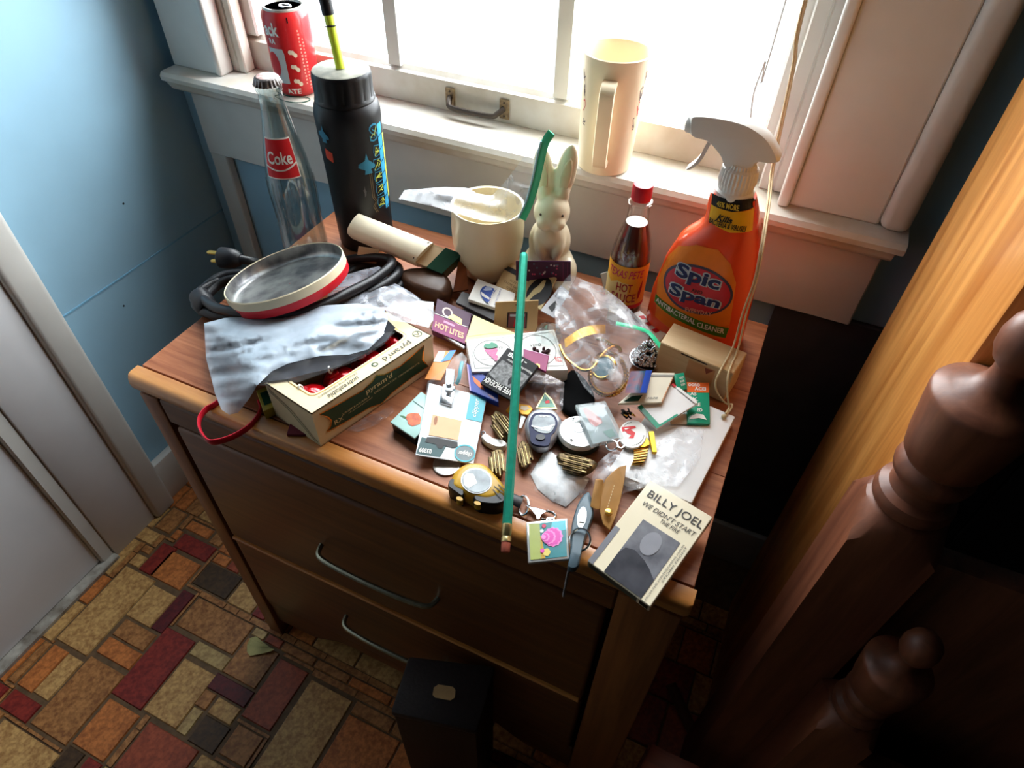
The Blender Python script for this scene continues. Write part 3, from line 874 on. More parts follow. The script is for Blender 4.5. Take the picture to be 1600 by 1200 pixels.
c = (-0.514, 0.652, TZ)
sb = thing('sports_bottle', c, 'black plastic sports bottle with blue graphics and neon yellow straw', 'bottle')
pr = [(.033, 0), (.0365, .003), (.0375, .01), (.0388, .09), (.0405, .17), (.0408, .186), (.0392, .195), (.0360, .200), (.0345, .202)]
lathe('body', pr, c, mat('satin_black', (20, 21, 25), .42, var=.25, scale=40), sb, 56, True, False)
rs = []
for z, rr, fl_ in ((.200, .0358, 0), (.202, .0368, 0), (.205, .0360, .0), (.206, .0352, .0004), (.229, .0352, .0004), (.2325, .0348, 0), (.2345, .0335, 0)):
    rs.append([V((c[0] + (rr + fl_ * math.cos(16 * a)) * math.cos(a), c[1] + (rr + fl_ * math.cos(16 * a)) * math.sin(a), TZ + z)) for a in [2 * PI * i / 96 for i in range(96)]])
ld = rings('lid', rs, blackp, sb)
lathe('lid_top', [(.0335, .2345), (.0325, .2352), (.001, .2352)], c, mat('dusty_lid', (150, 148, 134), .75, scale=60, col2=(112, 112, 104)), sb, 48, False)
neon = mat('neon_yellow_straw', (214, 238, 70), .35, var=.04)
s0 = V((c[0], c[1], TZ + .2352)); 
s1 = s0 + V((-.009, .004, .066))
tube('straw', [s0, s0.lerp(s1, .5), s1], .0054, neon, sb, 14)
tube('straw_cap', [s0.lerp(s1, .84), s0.lerp(s1, 1.0), s0.lerp(s1, 1.35)], .0068, blackp, sb, 14)
lathe('ring', [(.0056, 0), (.0072, .0006), (.0072, .0014), (.0056, .002)], s0.lerp(s1, .66), blackp, sb, 18, axis=s1 - s0)
S = Round(c, pr, facing(c)); ml = (.1, .02)
bl1 = ink('sky_blue_print', (62, 160, 206)); ye1 = ink('yellow_print', (196, 206, 92)); bl2 = ink('teal_print', (48, 128, 160))
# big lettering running down the side, its first letter S, with a blue bar and a yellow strip
rect(S, (.92, .060, 1.16, .176), bl1, sb, maxlen=ml)
for k in range(7):
    z = .160 - k * .0165
    line(S, [(.92, z), (1.16, z + .003)], .012, blk, sb, h=.0006, asp=.05, maxlen=ml)
rect(S, (1.20, .072, 1.32, .160), ye1, sb, maxlen=ml)
Sr = lambda u, v, h=0.0: S(.92 - v * .34 / 1.0, .0 + u, h)
rs_ = random.Random(11)
for k in range(6):
    z0 = .168 - k * .0175; w = .30 if k != 1 else .22
    if k == 0:
        lt = lambda u, v, h=0.0: S(.56 + .34 * u, .158 + .022 * v, h)
        write('S', lt, (0, 0, 1, 1), bl2, sb, h=.0005, bold=.04, maxlen=(.2, .2))
        write('S', lt, (.12, .1, .88, .9), blk, sb, h=.0008, maxlen=(.2, .2))
        line(S, [(.60, .164), (.68, .168), (.74, .165), (.80, .172), (.86, .176)], .010, ye1, sb, h=.001, asp=.05, maxlen=ml)
        continue
    line(S, [(.90, z0), (.90 - w, z0 + .002), (.90 - w - .04, z0 - .006), (.90 - w, z0 - .013), (.90, z0 - .012)], .010, bl2, sb, asp=.05, maxlen=ml, h=.0005)
    for j in range(2):
        line(S, [(.90 - w * rs_.random(), z0 - .012 * rs_.random()) for _ in range(5)], .010, ye1, sb, h=.0007, asp=.05, maxlen=ml)
# jet silhouettes and a red square
def jet(u, z, s, m_, fl_=1):
    pts = [(0, .012), (.05, .004), (.26, -.003), (.26, -.006), (.10, -.007), (.14, -.012), (-.12, -.012), (-.09, -.007), (-.30, -.003), (-.28, .001), (-.07, .004)]
    poly(S, [(u + a * s, z + b * s * 1.15) for a, b in pts], m_, sb, maxlen=ml, name='emblem', h=.0009)
jet(.36, .133, 1.0, bl2); jet(-.92, .170, .8, bl2)
poly(S, [(-1.02, .138), (-.72, .134), (-.70, .147), (-1.0, .151)], ink('orange_red_print', (226, 74, 44)), sb, maxlen=ml)
for d in (0, .06):
    line(S, [(.40 + d, .120), (.40 + d, .085), (.50 + d, .078), (.38 + d, .072), (.48 + d, .062)], .008, ink('dull_gold_print', (120, 104, 74)), sb, asp=.05, maxlen=ml)
poly(S, [(.14, .088), (.18, .090), (.17, .095), (.21, .096), (.18, .099), (.17, .104), (.15, .099), (.11, .098), (.14, .094)], ink('grey_mark', (90, 88, 92)), sb, maxlen=ml, name='emblem')

c = (-0.1395, 0.674, TZ)
hs = thing('hot_sauce_bottle', c, 'glass hot sauce bottle with red cap and yellow label', 'bottle')
pr = [(.020, 0), (.0235, .002), (.0240, .008), (.0240, .075), (.0222, .090), (.0180, .108), (.0135, .122), (.0125, .130), (.0122, .145), (.0138, .1455), (.0138, .148), (.0110, .149), (.0105, .152)]
lathe('glass', pr, c, glass('sauce_glass', (246, 244, 240), 1.45, .05, .06), hs, 40, True, False)
liq = mat('hot_sauce', (84, 26, 14), .2, var=.15, scale=30, spec=.7)
lathe('sauce', [(.018, .003), (.0222, .004), (.0226, .074), (.0208, .089), (.0166, .107), (.0128, .1195), (.0126, .1205)], c, liq, hs, 40, True, False)
lathe('sauce_surface', [(.0126, .1205), (.001, .1206)], c, mat('sauce_top', (196, 188, 176), .25, spec=.8), hs, 30, False)
lathe('cap', [(.0112, .150), (.0116, .151), (.0116, .166), (.0108, .168), (.001, .1684)], c, mat('red_cap', (196, 26, 44), .35), hs, 40)
S = Round(c, pr, facing(c) - .05); ml = (.12, .02)
yl = ink('label_yellow', (232, 166, 44))
rect(S, (-1.7, .012, 1.7, .072), yl, hs, h=.0004, maxlen=ml, name='label')
poly(S, [(-1.7, .012), (.2, .012), (.2, .048), (-.4, .050), (-.8, .044), (-1.2, .050), (-1.7, .046)], ink('label_cream', (228, 206, 140)), hs, h=.0006, maxlen=ml, name='label')
rect(S, (-1.7, .010, 1.7, .016), red, hs, h=.0007, maxlen=ml, name='label')
mg = ink('magenta_ink', (196, 36, 96)); rd2 = ink('deep_red_ink', (166, 28, 40))
write('TEXAS PETE', S, (-.98, .056, .92, .067), mg, hs, h=.0009, shear=.25, bold=.01, maxlen=ml)
write('HOT', S, (-.40, .036, .42, .048), rd2, hs, h=.0009, bold=.02, maxlen=ml); write('SAUCE', S, (-.62, .020, .66, .033), rd2, hs, h=.0009, bold=.02, maxlen=ml)
poly(S, [(.78, .022), (.90, .026), (.98, .040), (.94, .052), (.84, .044), (.76, .034)], rd2, hs, h=.0009, maxlen=ml, name='emblem')

# ---- spray cleaner
c = V((-0.040, 0.662, TZ))
sp_ = thing('spray_cleaner', c, 'orange trigger spray cleaner bottle with white spray head', 'bottle')
def spl(px, py):                      # outline points measured on the bottle's own upright plane
    p = ony(px, py, c.y); return p.x - c.x, p.z - TZ
Lp = [(1010, 506), (1011, 488), (1022, 442), (1043, 393), (1065, 362), (1092, 347), (1103, 336), (1106, 317), (1112, 293)]
Rp = [(1158, 540), (1163, 522), (1180, 455), (1188, 399), (1188, 365), (1187, 340), (1185, 325), (1182, 310), (1178, 297)]
Lq = [spl(*p) for p in Lp]; Rq = [spl(*p) for p in Rp]
def interp(q, z):
    q = sorted(q, key=lambda t: t[1])
    if z <= q[0][1]: return q[0][0]
    for a, b in zip(q, q[1:]):
        if a[1] <= z <= b[1]:
            t = (z - a[1]) / (b[1] - a[1] + 1e-9); return a[0] + (b[0] - a[0]) * t
    return q[-1][0]
HT = min(Lq[-1][1], Rq[-1][1])
secs = []
NZ = 34
for i in range(NZ + 1):
    z = HT * i / NZ
    xl, xr = interp(Lq, z), interp(Rq, z)
    dep = .033 - .014 * max(0, (z - .075) / (HT - .075)) ** 1.2
    if i == 0: xl += .006; xr -= .006; dep -= .004
    secs.append((z, xl, xr, min(dep, (xr - xl) / 2)))
def sec_ring(z, xl, xr, d, n=56, ex=2.6):
    out = []
    for k in range(n):
        a = 2 * PI * k / n; ca, sa = math.cos(a), math.sin(a)
        out.append(V((c.x + (xl + xr) / 2 + (xr - xl) / 2 * math.copysign(abs(ca) ** (2 / ex), ca), c.y + d * math.copysign(abs(sa) ** (2 / ex), sa), TZ + z)))
    return out
bm_, nt, bb = nodes_of('orange_bottle')
tc = nt.nodes.new('ShaderNodeTexCoord'); nz = nt.nodes.new('ShaderNodeTexNoise'); nz.inputs['Scale'].default_value = 14
nt.links.new(tc.outputs['Object'], nz.inputs['Vector']); rp = nt.nodes.new('ShaderNodeValToRGB')
rp.color_ramp.elements[0].color = rgb((226, 66, 26)); rp.color_ramp.elements[1].color = rgb((240, 84, 34))
nt.links.new(nz.outputs[0], rp.inputs[0]); nt.links.new(rp.outputs[0], bb.inputs['Base Color']); bb.inputs['Roughness'].default_value = .22
bb.inputs['Coat Weight'].default_value = .4; bb.inputs['Subsurface Weight'].default_value = .15; bb.inputs['Subsurface Radius'].default_value = (.02, .006, .002)
rings('body', [sec_ring(*s) for s in secs], bm_, sp_)
def SF(u, v, h=0.0):                  # front of the bottle: u, v in metres on its upright plane
    z = max(0.0, min(HT, v)); i = min(NZ - 1, int(z / HT * NZ)); t = z / HT * NZ - i
    a, b = secs[i], secs[i + 1]
    xl = a[1] + (b[1] - a[1]) * t; xr = a[2] + (b[2] - a[2]) * t; d = a[3] + (b[3] - a[3]) * t
    m_ = (xl + xr) / 2; w = (xr - xl) / 2
    f_ = max(-1.0, min(1.0, (u - m_) / w)); y = d * (1 - abs(f_) ** 2.6) ** (1 / 2.6)
    return V((c.x + u, c.y - y - h - .0003, TZ + v))
SP = lambda px, py, h=0.0: SF(spl(px, py + 0)[0], spl(px, py)[1] , h)
# image points are read on the bottle's front, a little nearer than its middle plane
def spf(px, py):
    p = ony(px, py, c.y - .030); return p.x - c.x, p.z - TZ
SP = lambda px, py, h=0.0: SF(*spf(px, py), h)
ml = (6, 6); k5 = crop(1000, 280, 4.615)
def kp(pts): return [k5(*p) for p in pts]
poly(SP, kp([(105, 760), (180, 600), (260, 520), (400, 490), (560, 520), (650, 620), (690, 760), (670, 900), (640, 1080), (540, 1130), (300, 1050), (110, 960)]), ink('label_orange', (236, 128, 36), .3), sp_, h=.0003, maxlen=ml, name='label')
poly(SP, kp([(110, 930), (260, 985), (420, 1040), (640, 1060), (600, 1150), (300, 1110), (100, 1000)]), ink('label_amber', (226, 112, 26), .3), sp_, h=.0005, maxlen=ml, name='label')
def ell(cx, cy, rx, ry, ang, n=40):
    return [(cx + rx * math.cos(t) * math.cos(ang) - ry * math.sin(t) * math.sin(ang), cy + rx * math.cos(t) * math.sin(ang) + ry * math.sin(t) * math.cos(ang)) for t in [2 * PI * i / n for i in range(n)]]
navy = ink('navy_ink', (20, 34, 88), .35); lgrey = ink('pale_outline', (196, 206, 214), .35)
poly(SP, kp(ell(415, 790, 262, 165, .30)), ink('oval_rim', (70, 64, 84), .35), sp_, h=.0007, maxlen=ml, name='emblem')
poly(SP, kp(ell(415, 790, 244, 148, .30)), ink('oval_red', (196, 40, 56), .35), sp_, h=.0010, maxlen=ml, name='emblem')
def quadS(a, b, d, e):                # text frame from four image corners: bl, br, tr, tl
    A, B, D, E_ = [V((*k5(*p), 0)) for p in (a, b, d, e)]
    def f(u, v, h=0.0):
        p = A.lerp(B, u).lerp(E_.lerp(D, u), v); return SP(p.x, p.y, h)
    return f
T1 = quadS((245, 715), (560, 815), (600, 705), (275, 600)); T2 = quadS((205, 840), (560, 940), (600, 850), (225, 735))
for T_, w in ((T1, 'Spic'), (T2, 'Span')):
    write(w, T_, (-.03, -.05, 1.03, 1.05), lgrey, sp_, h=.0014, bold=.09, maxlen=(.09, .3)); write(w, T_, (0, 0, 1, 1), navy, sp_, h=.0019, bold=.035, maxlen=(.09, .3))
write('AND', quadS((375, 795), (455, 815), (460, 792), (380, 772)), (0, 0, 1, 1), blk, sp_, h=.0019, bold=.02)
write('EVERYDAY', quadS((330, 935), (520, 975), (525, 945), (335, 905)), (0, 0, 1, 1), ink('rose_ink', (214, 150, 130)), sp_, h=.0015, bold=.02)
poly(SP, kp([(100, 850), (250, 920), (420, 1000), (640, 1080), (615, 1150), (540, 1120), (400, 1060), (240, 985), (92, 905)]), ink('label_green', (70, 122, 34), .35), sp_, h=.0008, maxlen=ml, name='label')
write('ANTIBACTERIAL', quadS((104, 895), (400, 1035), (410, 1000), (112, 862)), (0, 0, 1, 1), wht, sp_, h=.0013, bold=.02, maxlen=(.1, .5))
write('CLEANER', quadS((415, 1046), (605, 1115), (612, 1078), (422, 1012)), (0, 0, 1, 1), wht, sp_, h=.0013, bold=.02, maxlen=(.1, .5))
poly(SP, kp([(497, 150), (640, 180), (795, 195), (805, 265), (650, 265), (492, 225)]), blk, sp_, h=.0007, maxlen=ml, name='label')
poly(SP, kp([(492, 225), (650, 265), (800, 270), (795, 415), (640, 405), (475, 335)]), ink('label_yellow2', (236, 178, 30), .35), sp_, h=.0007, maxlen=ml, name='label')
gy = ink('gold_ink', (216, 190, 70), .35)
write('45% MORE', quadS((535, 225), (700, 262), (705, 222), (540, 190)), (0, 0, 1, 1), gy, sp_, h=.0012, bold=.03)
write('Kills', quadS((535, 320), (655, 345), (660, 305), (555, 278)), (0, 0, 1, 1), blk, sp_, h=.0012, bold=.03, shear=.2)
write('BACTERIA & VIRUSES', quadS((478, 345), (750, 408), (760, 372), (485, 308)), (0, 0, 1, 1), blk, sp_, h=.0012, bold=.02, shear=.15, maxlen=(.12, .6))
# spray head
nl = interp(Lq, HT); nr = interp(Rq, HT); nx = c.x + (nl + nr) / 2; nrad = (nr - nl) / 2 - .004
hd_ = thing('spray_head', (nx, c.y, TZ + HT)); hd_.parent = sp_; hd_.location = WLOC[hd_] - WLOC[sp_]
rs = []
for z, rr in ((-.002, nrad + .001), (.004, nrad + .0015), (.006, nrad - .001), (.012, nrad - .001), (.014, nrad), (.028, nrad - .001), (.030, nrad - .004), (.034, nrad - .005)):
    rs.append([V((nx + (rr + (.0005 * math.cos(30 * a) if z > .01 else 0)) * math.cos(a), c.y + (rr + (.0005 * math.cos(30 * a) if z > .01 else 0)) * math.sin(a), TZ + HT + z)) for a in [2 * PI * i / 120 for i in range(120)]])
rings('collar', rs, whitep, hd_)
# shroud outline on the upright plane through the neck
ko = crop(1000, 0, 2.6667)
so = [(212, 485), (230, 462), (330, 470), (420, 490), (480, 515), (540, 560), (575, 615), (588, 655), (560, 668), (500, 662), (470, 690), (370, 690), (345, 640), (315, 600), (290, 575), (262, 562), (215, 545)]
yy = c.y
sh = []
for p in so:
    q_ = ony(*ko(*p), yy); sh.append(V((q_.x, yy, q_.z)))
shs = spline(sh, 3, True)
cen = sum(shs, V((0, 0, 0))) / len(shs)
rs = []
for off, s in ((-.0115, .80), (-.0105, .93), (-.006, 1.0), (.006, 1.0), (.0105, .93), (.0115, .80)):
    rs.append([V((cen.x + (p.x - cen.x) * s, yy + off, cen.z + (p.z - cen.z) * s)) for p in shs])
rings('shroud', rs, whitep, hd_)
nq = ony(*ko(212, 515), yy)
lathe('nozzle', [(.0085, 0), (.0095, .002), (.0095, .012), (.008, .014), (.003, .014)], (nq.x + .010, yy, nq.z), whitep, hd_, 24, axis=(-1, 0, .06))
tr_ = [ony(*ko(*p), yy) for p in ((300, 575), (280, 610), (265, 640), (240, 672), (205, 698))]
rings('trigger', [[V((p.x - .0022, yy - w, p.z)), V((p.x + .0022, yy - w, p.z + .001)), V((p.x + .0022, yy + w, p.z + .001)), V((p.x - .0022, yy + w, p.z))] for p, w in zip(spline(tr_, 3), [.009 - .0002 * i for i in range(40)])], whitep, hd_)

# ---- rabbit planter
RX_, RY_ = -0.245, 0.673
PXc, PYc = -0.327, 0.662
pt = thing('rabbit_planter', (PXc, PYc, TZ), 'cream ceramic planter with an upright rabbit beside a round pot', 'planter')
cer = mat('cream_ceramic', (226, 214, 184), .3, var=.05, scale=18, coat=.3)
lathe('pot', [(.026, 0), (.033, .003), (.041, .022), (.046, .048), (.047, .070), (.0462, .090), (.0472, .097), (.0462, .100), (.0435, .099), (.0430, .088), (.0420, .050), (.034, .016), (.001, .014)], (PXc, PYc, TZ), cer, pt, 48)
bm = bmesh.new()
def blob(cx, cy, cz, rx, ry, rz, rot=None):
    d = bmesh.ops.create_icosphere(bm, subdivisions=3, radius=1.0)['verts']
    M = Matrix.Translation((cx, cy, cz)) @ (rot.to_4x4() if rot else Matrix.Identity(4)) @ Matrix.Diagonal((rx, ry, rz, 1))
    bmesh.ops.transform(bm, matrix=M, verts=d)
zb = TZ
fa = facing((RX_, RY_)); F = V((math.cos(fa), math.sin(fa), 0)); Sd = V((-math.sin(fa), math.cos(fa), 0))
def rb(f_, s, z, rx, ry, rz, ang=0.0, tilt=0.0):
    p = V((RX_, RY_, zb + z)) + F * f_ + Sd * s
    rot = Matrix.Rotation(fa, 3, 'Z') @ Matrix.Rotation(ang, 3, 'X') @ Matrix.Rotation(tilt, 3, 'Y')
    blob(p.x, p.y, p.z, rx, ry, rz, rot)
rb(0, 0, .030, .026, .034, .031)           # haunches
rb(-.002, 0, .062, .022, .027, .036)       # trunk
rb(.006, 0, .075, .018, .021, .022)        # chest
rb(.022, -.019, .011, .019, .0125, .011); rb(.022, .019, .011, .019, .0125, .011)       # feet
rb(.010, -.026, .026, .018, .012, .021); rb(.010, .026, .026, .018, .012, .021)         # thighs
rb(.018, -.012, .066, .008, .007, .018, .35, -.5); rb(.018, .012, .066, .008, .007, .018, -.35, -.5)   # paws folded on the chest
rb(.003, 0, .108, .0215, .0225, .0235)     # head
rb(.018, -.008, .101, .010, .010, .009); rb(.018, .008, .101, .010, .010, .009)         # cheeks
rb(.021, 0, .106, .006, .005, .005)        # nose
rb(-.004, -.013, .152, .0075, .0125, .036, .12); rb(-.004, .013, .154, .0075, .0125, .038, -.14)       # ears
rb(.0, -.011, .128, .008, .009, .016, .1); rb(.0, .011, .128, .008, .009, .016, -.1)
from_bm_o = from_bm('rabbit', bm, cer, pt, True)
rmod = from_bm_o.modifiers.new('blend', 'REMESH'); rmod.mode = 'VOXEL'; rmod.voxel_size = .0022; rmod.use_smooth_shade = True
smo = from_bm_o.modifiers.new('soften', 'SMOOTH'); smo.factor = .5; smo.iterations = 3
inner = mat('ear_hollow', (206, 190, 156), .4, var=.05)
for s, a in ((-.0135, .12), (.0135, -.14)):
    p = V((RX_, RY_, zb + .153)) + F * .0032 + Sd * s
    bm = bmesh.new(); bmesh.ops.create_icosphere(bm, subdivisions=2, radius=1.0)
    M = Matrix.Translation(p) @ (Matrix.Rotation(fa, 3, 'Z') @ Matrix.Rotation(a, 3, 'X')).to_4x4() @ Matrix.Diagonal((.0012, .006, .025, 1))
    bmesh.ops.transform(bm, matrix=M, verts=bm.verts)
    from_bm('inner_ear', bm, inner, pt, True)
ez = mat('eye_glaze', (74, 62, 52), .2)
for s in (-.0125, .0125):
    p = V((RX_, RY_, zb + .112)) + F * .0185 + Sd * s; ball('eye', p, .0022, ez, pt, 2)
# ================================================================== BAGS, CORD, TIN, ORNAMENT BOX
clear = film('clear_bag_film', (236, 240, 244), .04, .26, .12, 30)
frost = film('frosted_bag_film', (196, 210, 224), .56, .76, .3, 16, (.3, .75), .12)
zipg = mat('green_zip', (64, 206, 150), .3, var=.05)

# ---- coiled extension cord
cordm = mat('black_rubber_cord', (30, 31, 35), .4, scale=200, var=.2)
u1 = V((.793, .609, 0)); u2 = V((-.609, .793, 0)); cc = V((-.514, .497, 0))
loops = [((340, 440, 8), (313, 456, 14), (324, 472, 24), (347, 484, 37), (387, 489, 45), (440, 490, 49), (492, 481, 48), (545, 457, 42), (585, 436, 35), (612, 413, 32), (600, 403, 26), (545, 406, 16), (485, 430, 8), (410, 428, 7)),
         ((345, 432, 7), (306, 470, 7), (330, 491, 14), (380, 497, 18), (440, 495, 22), (495, 488, 24), (550, 468, 26), (592, 450, 26), (622, 427, 24), (612, 412, 16), (560, 412, 9), (490, 438, 7), (412, 436, 7)),
         ((350, 440, 7), (318, 474, 7), (345, 496, 7), (390, 502, 8), (450, 500, 10), (505, 494, 12), (560, 480, 14), (600, 465, 14), (629, 441, 12), (618, 422, 7), (570, 414, 7), (505, 446, 7), (430, 444, 7))]
path = [mm(*p) for lp_ in loops for p in lp_]
pe = mm(372, 405, 40)
cord = thing('extension_cord', (cc.x, cc.y, TZ), 'coiled black extension cord with two-prong plug beside the glass bottle', 'cord')
tube('cable', spline(path, 6), .0062, cordm, cord, 10)
tube('plug_cable', spline([pe + V((.002, .001, 0)), mm(392, 408, 36), mm(408, 413, 24), mm(425, 420, 14), mm(460, 428, 10)], 6), .0056, cordm, cord, 10)
pd = (mm(342, 402, 38) - pe).normalized()
lathe('plug', [(.006, 0), (.0095, .003), (.0125, .010), (.0135, .020), (.0135, .027), (.0115, .029), (.001, .0295)], pe - pd * .004, cordm, cord, 20, axis=pd)
upv = V((0, 0, 1)); sd = pd.cross(upv).normalized(); pu = sd.cross(pd).normalized()
brass = mat('brass', (206, 170, 88), .3, .9, scale=200, var=.2)
for s in (-.0065, .0065):
    o0 = pe + pd * .024 + pu * s
    rs = [[o0 + pd * t + sd * a * w + pu * b for a, b in ((-1, -.0009), (1, -.0009), (1, .0009), (-1, .0009))] for t, w in ((0, .003), (.015, .003), (.0175, .0015))]
    rings('prong', rs, brass, cord, True, True, False)
# socket end lying at the left of the coil
se = mm(312, 478, 10); sv = (mm(322, 492, 9) - mm(308, 470, 12)).normalized()
lathe('socket', [(.008, -.018), (.0125, -.014), (.0135, 0), (.0130, .012), (.010, .016), (.001, .017)], se + V((.004, .004, .004)), cordm, cord, 18, axis=sv)

# ---- clear sheet crumpled inside the coil
o = sheet('clear_sheet', [(538, 430, 20), (565, 422, 26), (592, 416, 34), (600, 424, 32), (612, 440, 24), (640, 455, 20), (672, 478, 14), (690, 500, 12), (660, 505, 14), (610, 486, 26), (560, 478, 34), (520, 472, 34), (505, 452, 26)], film('milky_sheet', (200, 206, 218), .25, .6, .2, 35), None, 4, 3, 45, 6, 2.2)
tag(o, 'crumpled clear plastic sheet tucked inside the cord coil', 'plastic sheet')

# ---- round tin lying tilted on the coil
tn = V((-.287, .037, .957)).normalized(); tcn = V((-.506, .476, .717)); TR_ = .073
tin = thing('tin_lid', tcn - tn * .021, 'round dark tin with cream and red rim lying on the cord', 'tin')
tinm = mat('scuffed_tin', (92, 92, 96), .34, .75, scale=34, col2=(168, 168, 164), bump=.1)
lathe('pan', [(.001, -.0172), (.064, -.0172), (.068, -.0160), (0.0708, -.012), (0.0716, -.001)], tcn, tinm, tin, 64, False, False, axis=tn)
lathe('cream_band', [(0.0716, -.001), (0.0722, 0), (0.0732, -.001), (0.0734, -.011)], tcn, mat('cream_enamel', (222, 210, 178), .4, var=.06), tin, 64, False, False, axis=tn)
lathe('red_band', [(0.0734, -.011), (0.0732, -.020), (0.0722, -.0212), (.001, -.0212)], tcn, mat('red_enamel', (206, 24, 40), .35, var=.05), tin, 64, False, False, axis=tn)

# ---- ornament box
A = V((-.346, .311, 0)); Ud = V((.048, .152, 0)); Vd = V((-.068, .014, 0)); zb0, zb1 = TZ + .0005, TZ + .050
def bxp(u, v, z): return A + Ud * u + Vd * v + V((0, 0, z))
ob = thing('ornament_box', A + Ud * .5 + Vd * .5 + V((0, 0, zb0)), 'cream and green ornament box with a window showing red balls', 'box')
bcard = mat('box_cream', (222, 204, 164), .5, var=.06, scale=30); dkin = mat('box_inside', (70, 22, 22), .7)
bm = bmesh.new()
def q4(a, b, c_, d): bm.faces.new([bm.verts.new(p) for p in (a, b, c_, d)])
q4(bxp(0, 0, zb0), bxp(1, 0, zb0), bxp(1, 0, zb1), bxp(0, 0, zb1)); q4(bxp(0, 1, zb0), bxp(0, 0, zb0), bxp(0, 0, zb1), bxp(0, 1, zb1))
q4(bxp(1, 0, zb0), bxp(1, 1, zb0), bxp(1, 1, zb1), bxp(1, 0, zb1)); q4(bxp(1, 1, zb0), bxp(0, 1, zb0), bxp(0, 1, zb1), bxp(1, 1, zb1))
q4(bxp(0, 0, zb0), bxp(0, 1, zb0), bxp(1, 1, zb0), bxp(1, 0, zb0))
vs_ = [v.co.copy() for v in bm.verts]; fs_ = [[v.index for v in f.verts] for f in bm.faces]
bm.verts.index_update(); fs_ = [[v.index for v in f.verts] for f in bm.faces]; bm.free()
wall_o = mesh('carton', vs_, fs_, bcard, ob)
so_ = wall_o.modifiers.new('card', 'SOLIDIFY'); so_.thickness = .0012; so_.offset = -1
# top panel: ring between the outer edge and a rounded window
no = 64; outer = []; innr = []
for k in range(no):
    a = 2 * PI * k / no; ca, sa = math.cos(a), math.sin(a)
    m_ = max(abs(ca), abs(sa)); outer.append((.5 + .5 * ca / m_, .5 + .5 * sa / m_))
    ex = 9.0
    innr.append((.5 + .385 * math.copysign(abs(ca) ** (2 / ex), ca), .56 + .28 * math.copysign(abs(sa) ** (2 / ex), sa)))
rings('window_panel', [[bxp(u, v, zb1 - .0012) for u, v in innr], [bxp(u, v, zb1) for u, v in innr], [bxp(u, v, zb1) for u, v in outer], [bxp(u, v, zb1 - .0012) for u, v in outer]], bcard, ob, False, False, False)
ft = Quad(bxp(0, 0, zb0), bxp(1, 0, zb0), bxp(1, 0, zb1), bxp(0, 0, zb1))
swp = [(.07, .30), (.10, .36), (.12, .5), (.10, .68), (.05, .86), (.2, .80), (.38, .74), (.46, .80), (.50, .90), (.56, .78), (.7, .72), (.92, .86), (.90, .68), (.89, .5), (.91, .34), (.94, .20), (.8, .22), (.6, .16), (.5, .06), (.40, .18), (.2, .24)]
swp = [(a, b) for a, b in swp]
ctr_ = (.5, .5)
line(ft, swp + [swp[0]], .010, gold, ob, asp=3.2, h=.0004)
def fan(S, pts, m_, parent, h, name='print'):
    cx = sum(p[0] for p in pts) / len(pts); cy = sum(p[1] for p in pts) / len(pts)
    return decal(name, [(cx, cy)] + pts, [[0, i + 1, (i + 1) % len(pts) + 1] for i in range(len(pts))], S, m_, parent, h)
fan(ft, swp, green, ob, .0006, 'panel_print')
pal = ink('pale_gold_ink', (206, 196, 150))
write("pyram'd", ft, (.40, .56, .62, .74), pal, ob, h=.0009, bold=.01); write('UNBREAKABLE', ft, (.20, .46, .42, .51), pal, ob, h=.0009)
write('DECORATIVE ORNAMENTS', ft, (.46, .46, .86, .51), pal, ob, h=.0009); write('shatterproof', ft, (.24, .38, .44, .43), pal, ob, h=.0009); write('RX', ft, (.13, .34, .20, .46), pal, ob, h=.0009)
tp = Quad(bxp(1, 1, zb1), bxp(0, 1, zb1), bxp(0, 0, zb1), bxp(1, 0, zb1))
dg = ink('dark_text', (52, 58, 48))
write("pyram'd", tp, (.14, .80, .38, .93), dg, ob); write('unbreakable', tp, (.60, .86, .84, .95), dg, ob, shear=.4); write('DECORATIVE ORNAMENTS', tp, (.58, .79, .88, .825), dg, ob)
disc(tp, (.45, .86), (.022, .05), green, ob); disc(tp, (.45, .865), (.012, .026), bcard, ob, h=.0006)
line(tp, oval((.05, .80), (.028, .07), 24), .003, green, ob, asp=2.2); line(tp, [(.035, .77), (.05, .83), (.065, .77)], .003, green, ob, asp=2.2)
line(tp, [(.5 + (.402) * math.copysign(abs(math.cos(a)) ** .22, math.cos(a)), .44 + .315 * math.copysign(abs(math.sin(a)) ** .22, math.sin(a))) for a in [2 * PI * i / 60 for i in range(61)]], .0025, gold, ob, asp=2.2)
en = Quad(bxp(0, 1, zb0), bxp(0, 0, zb0), bxp(0, 0, zb1), bxp(0, 1, zb1))
for a in ([(.05, .92), (.5, .66), (.96, .10)], [(.05, .84), (.46, .58), (.90, .08)]): line(en, a, .008, green, ob, asp=1.4)
ornm = mat('red_ornament', (196, 14, 24), .16, .35, scale=20, var=.1, coat=.5)
for k, u in enumerate((.16, .39, .62, .85)):
    p = bxp(u, .52, zb0 + .0225)
    t = thing('ornament', p - V((0, 0, .021)), ('red ball ornament at the box end beside the red strap', 'second red ball ornament in the box from the red strap end', 'third red ball ornament in the box from the red strap end', 'red ball ornament at the box end beside the clipper pack')[k], 'ornament', 'red ornaments in the box')
    ball('globe', p, .0205, ornm, t, 3)
    ax = V((-.2, -.25, 1)).normalized()
    lathe('cap', [(.0062, .0185), (.0058, .0225), (.001, .023)], p, ornm, t, 18, axis=ax)
    cpt = p + ax * .0262; sx = ax.cross(V((.9, .3, 0))).normalized()
    tube('loop', [cpt + ax * (.0042 * math.cos(a)) + sx * (.0028 * math.sin(a)) for a in [2 * PI * i / 12 for i in range(12)]], .0011, whitep, t, 6, True)

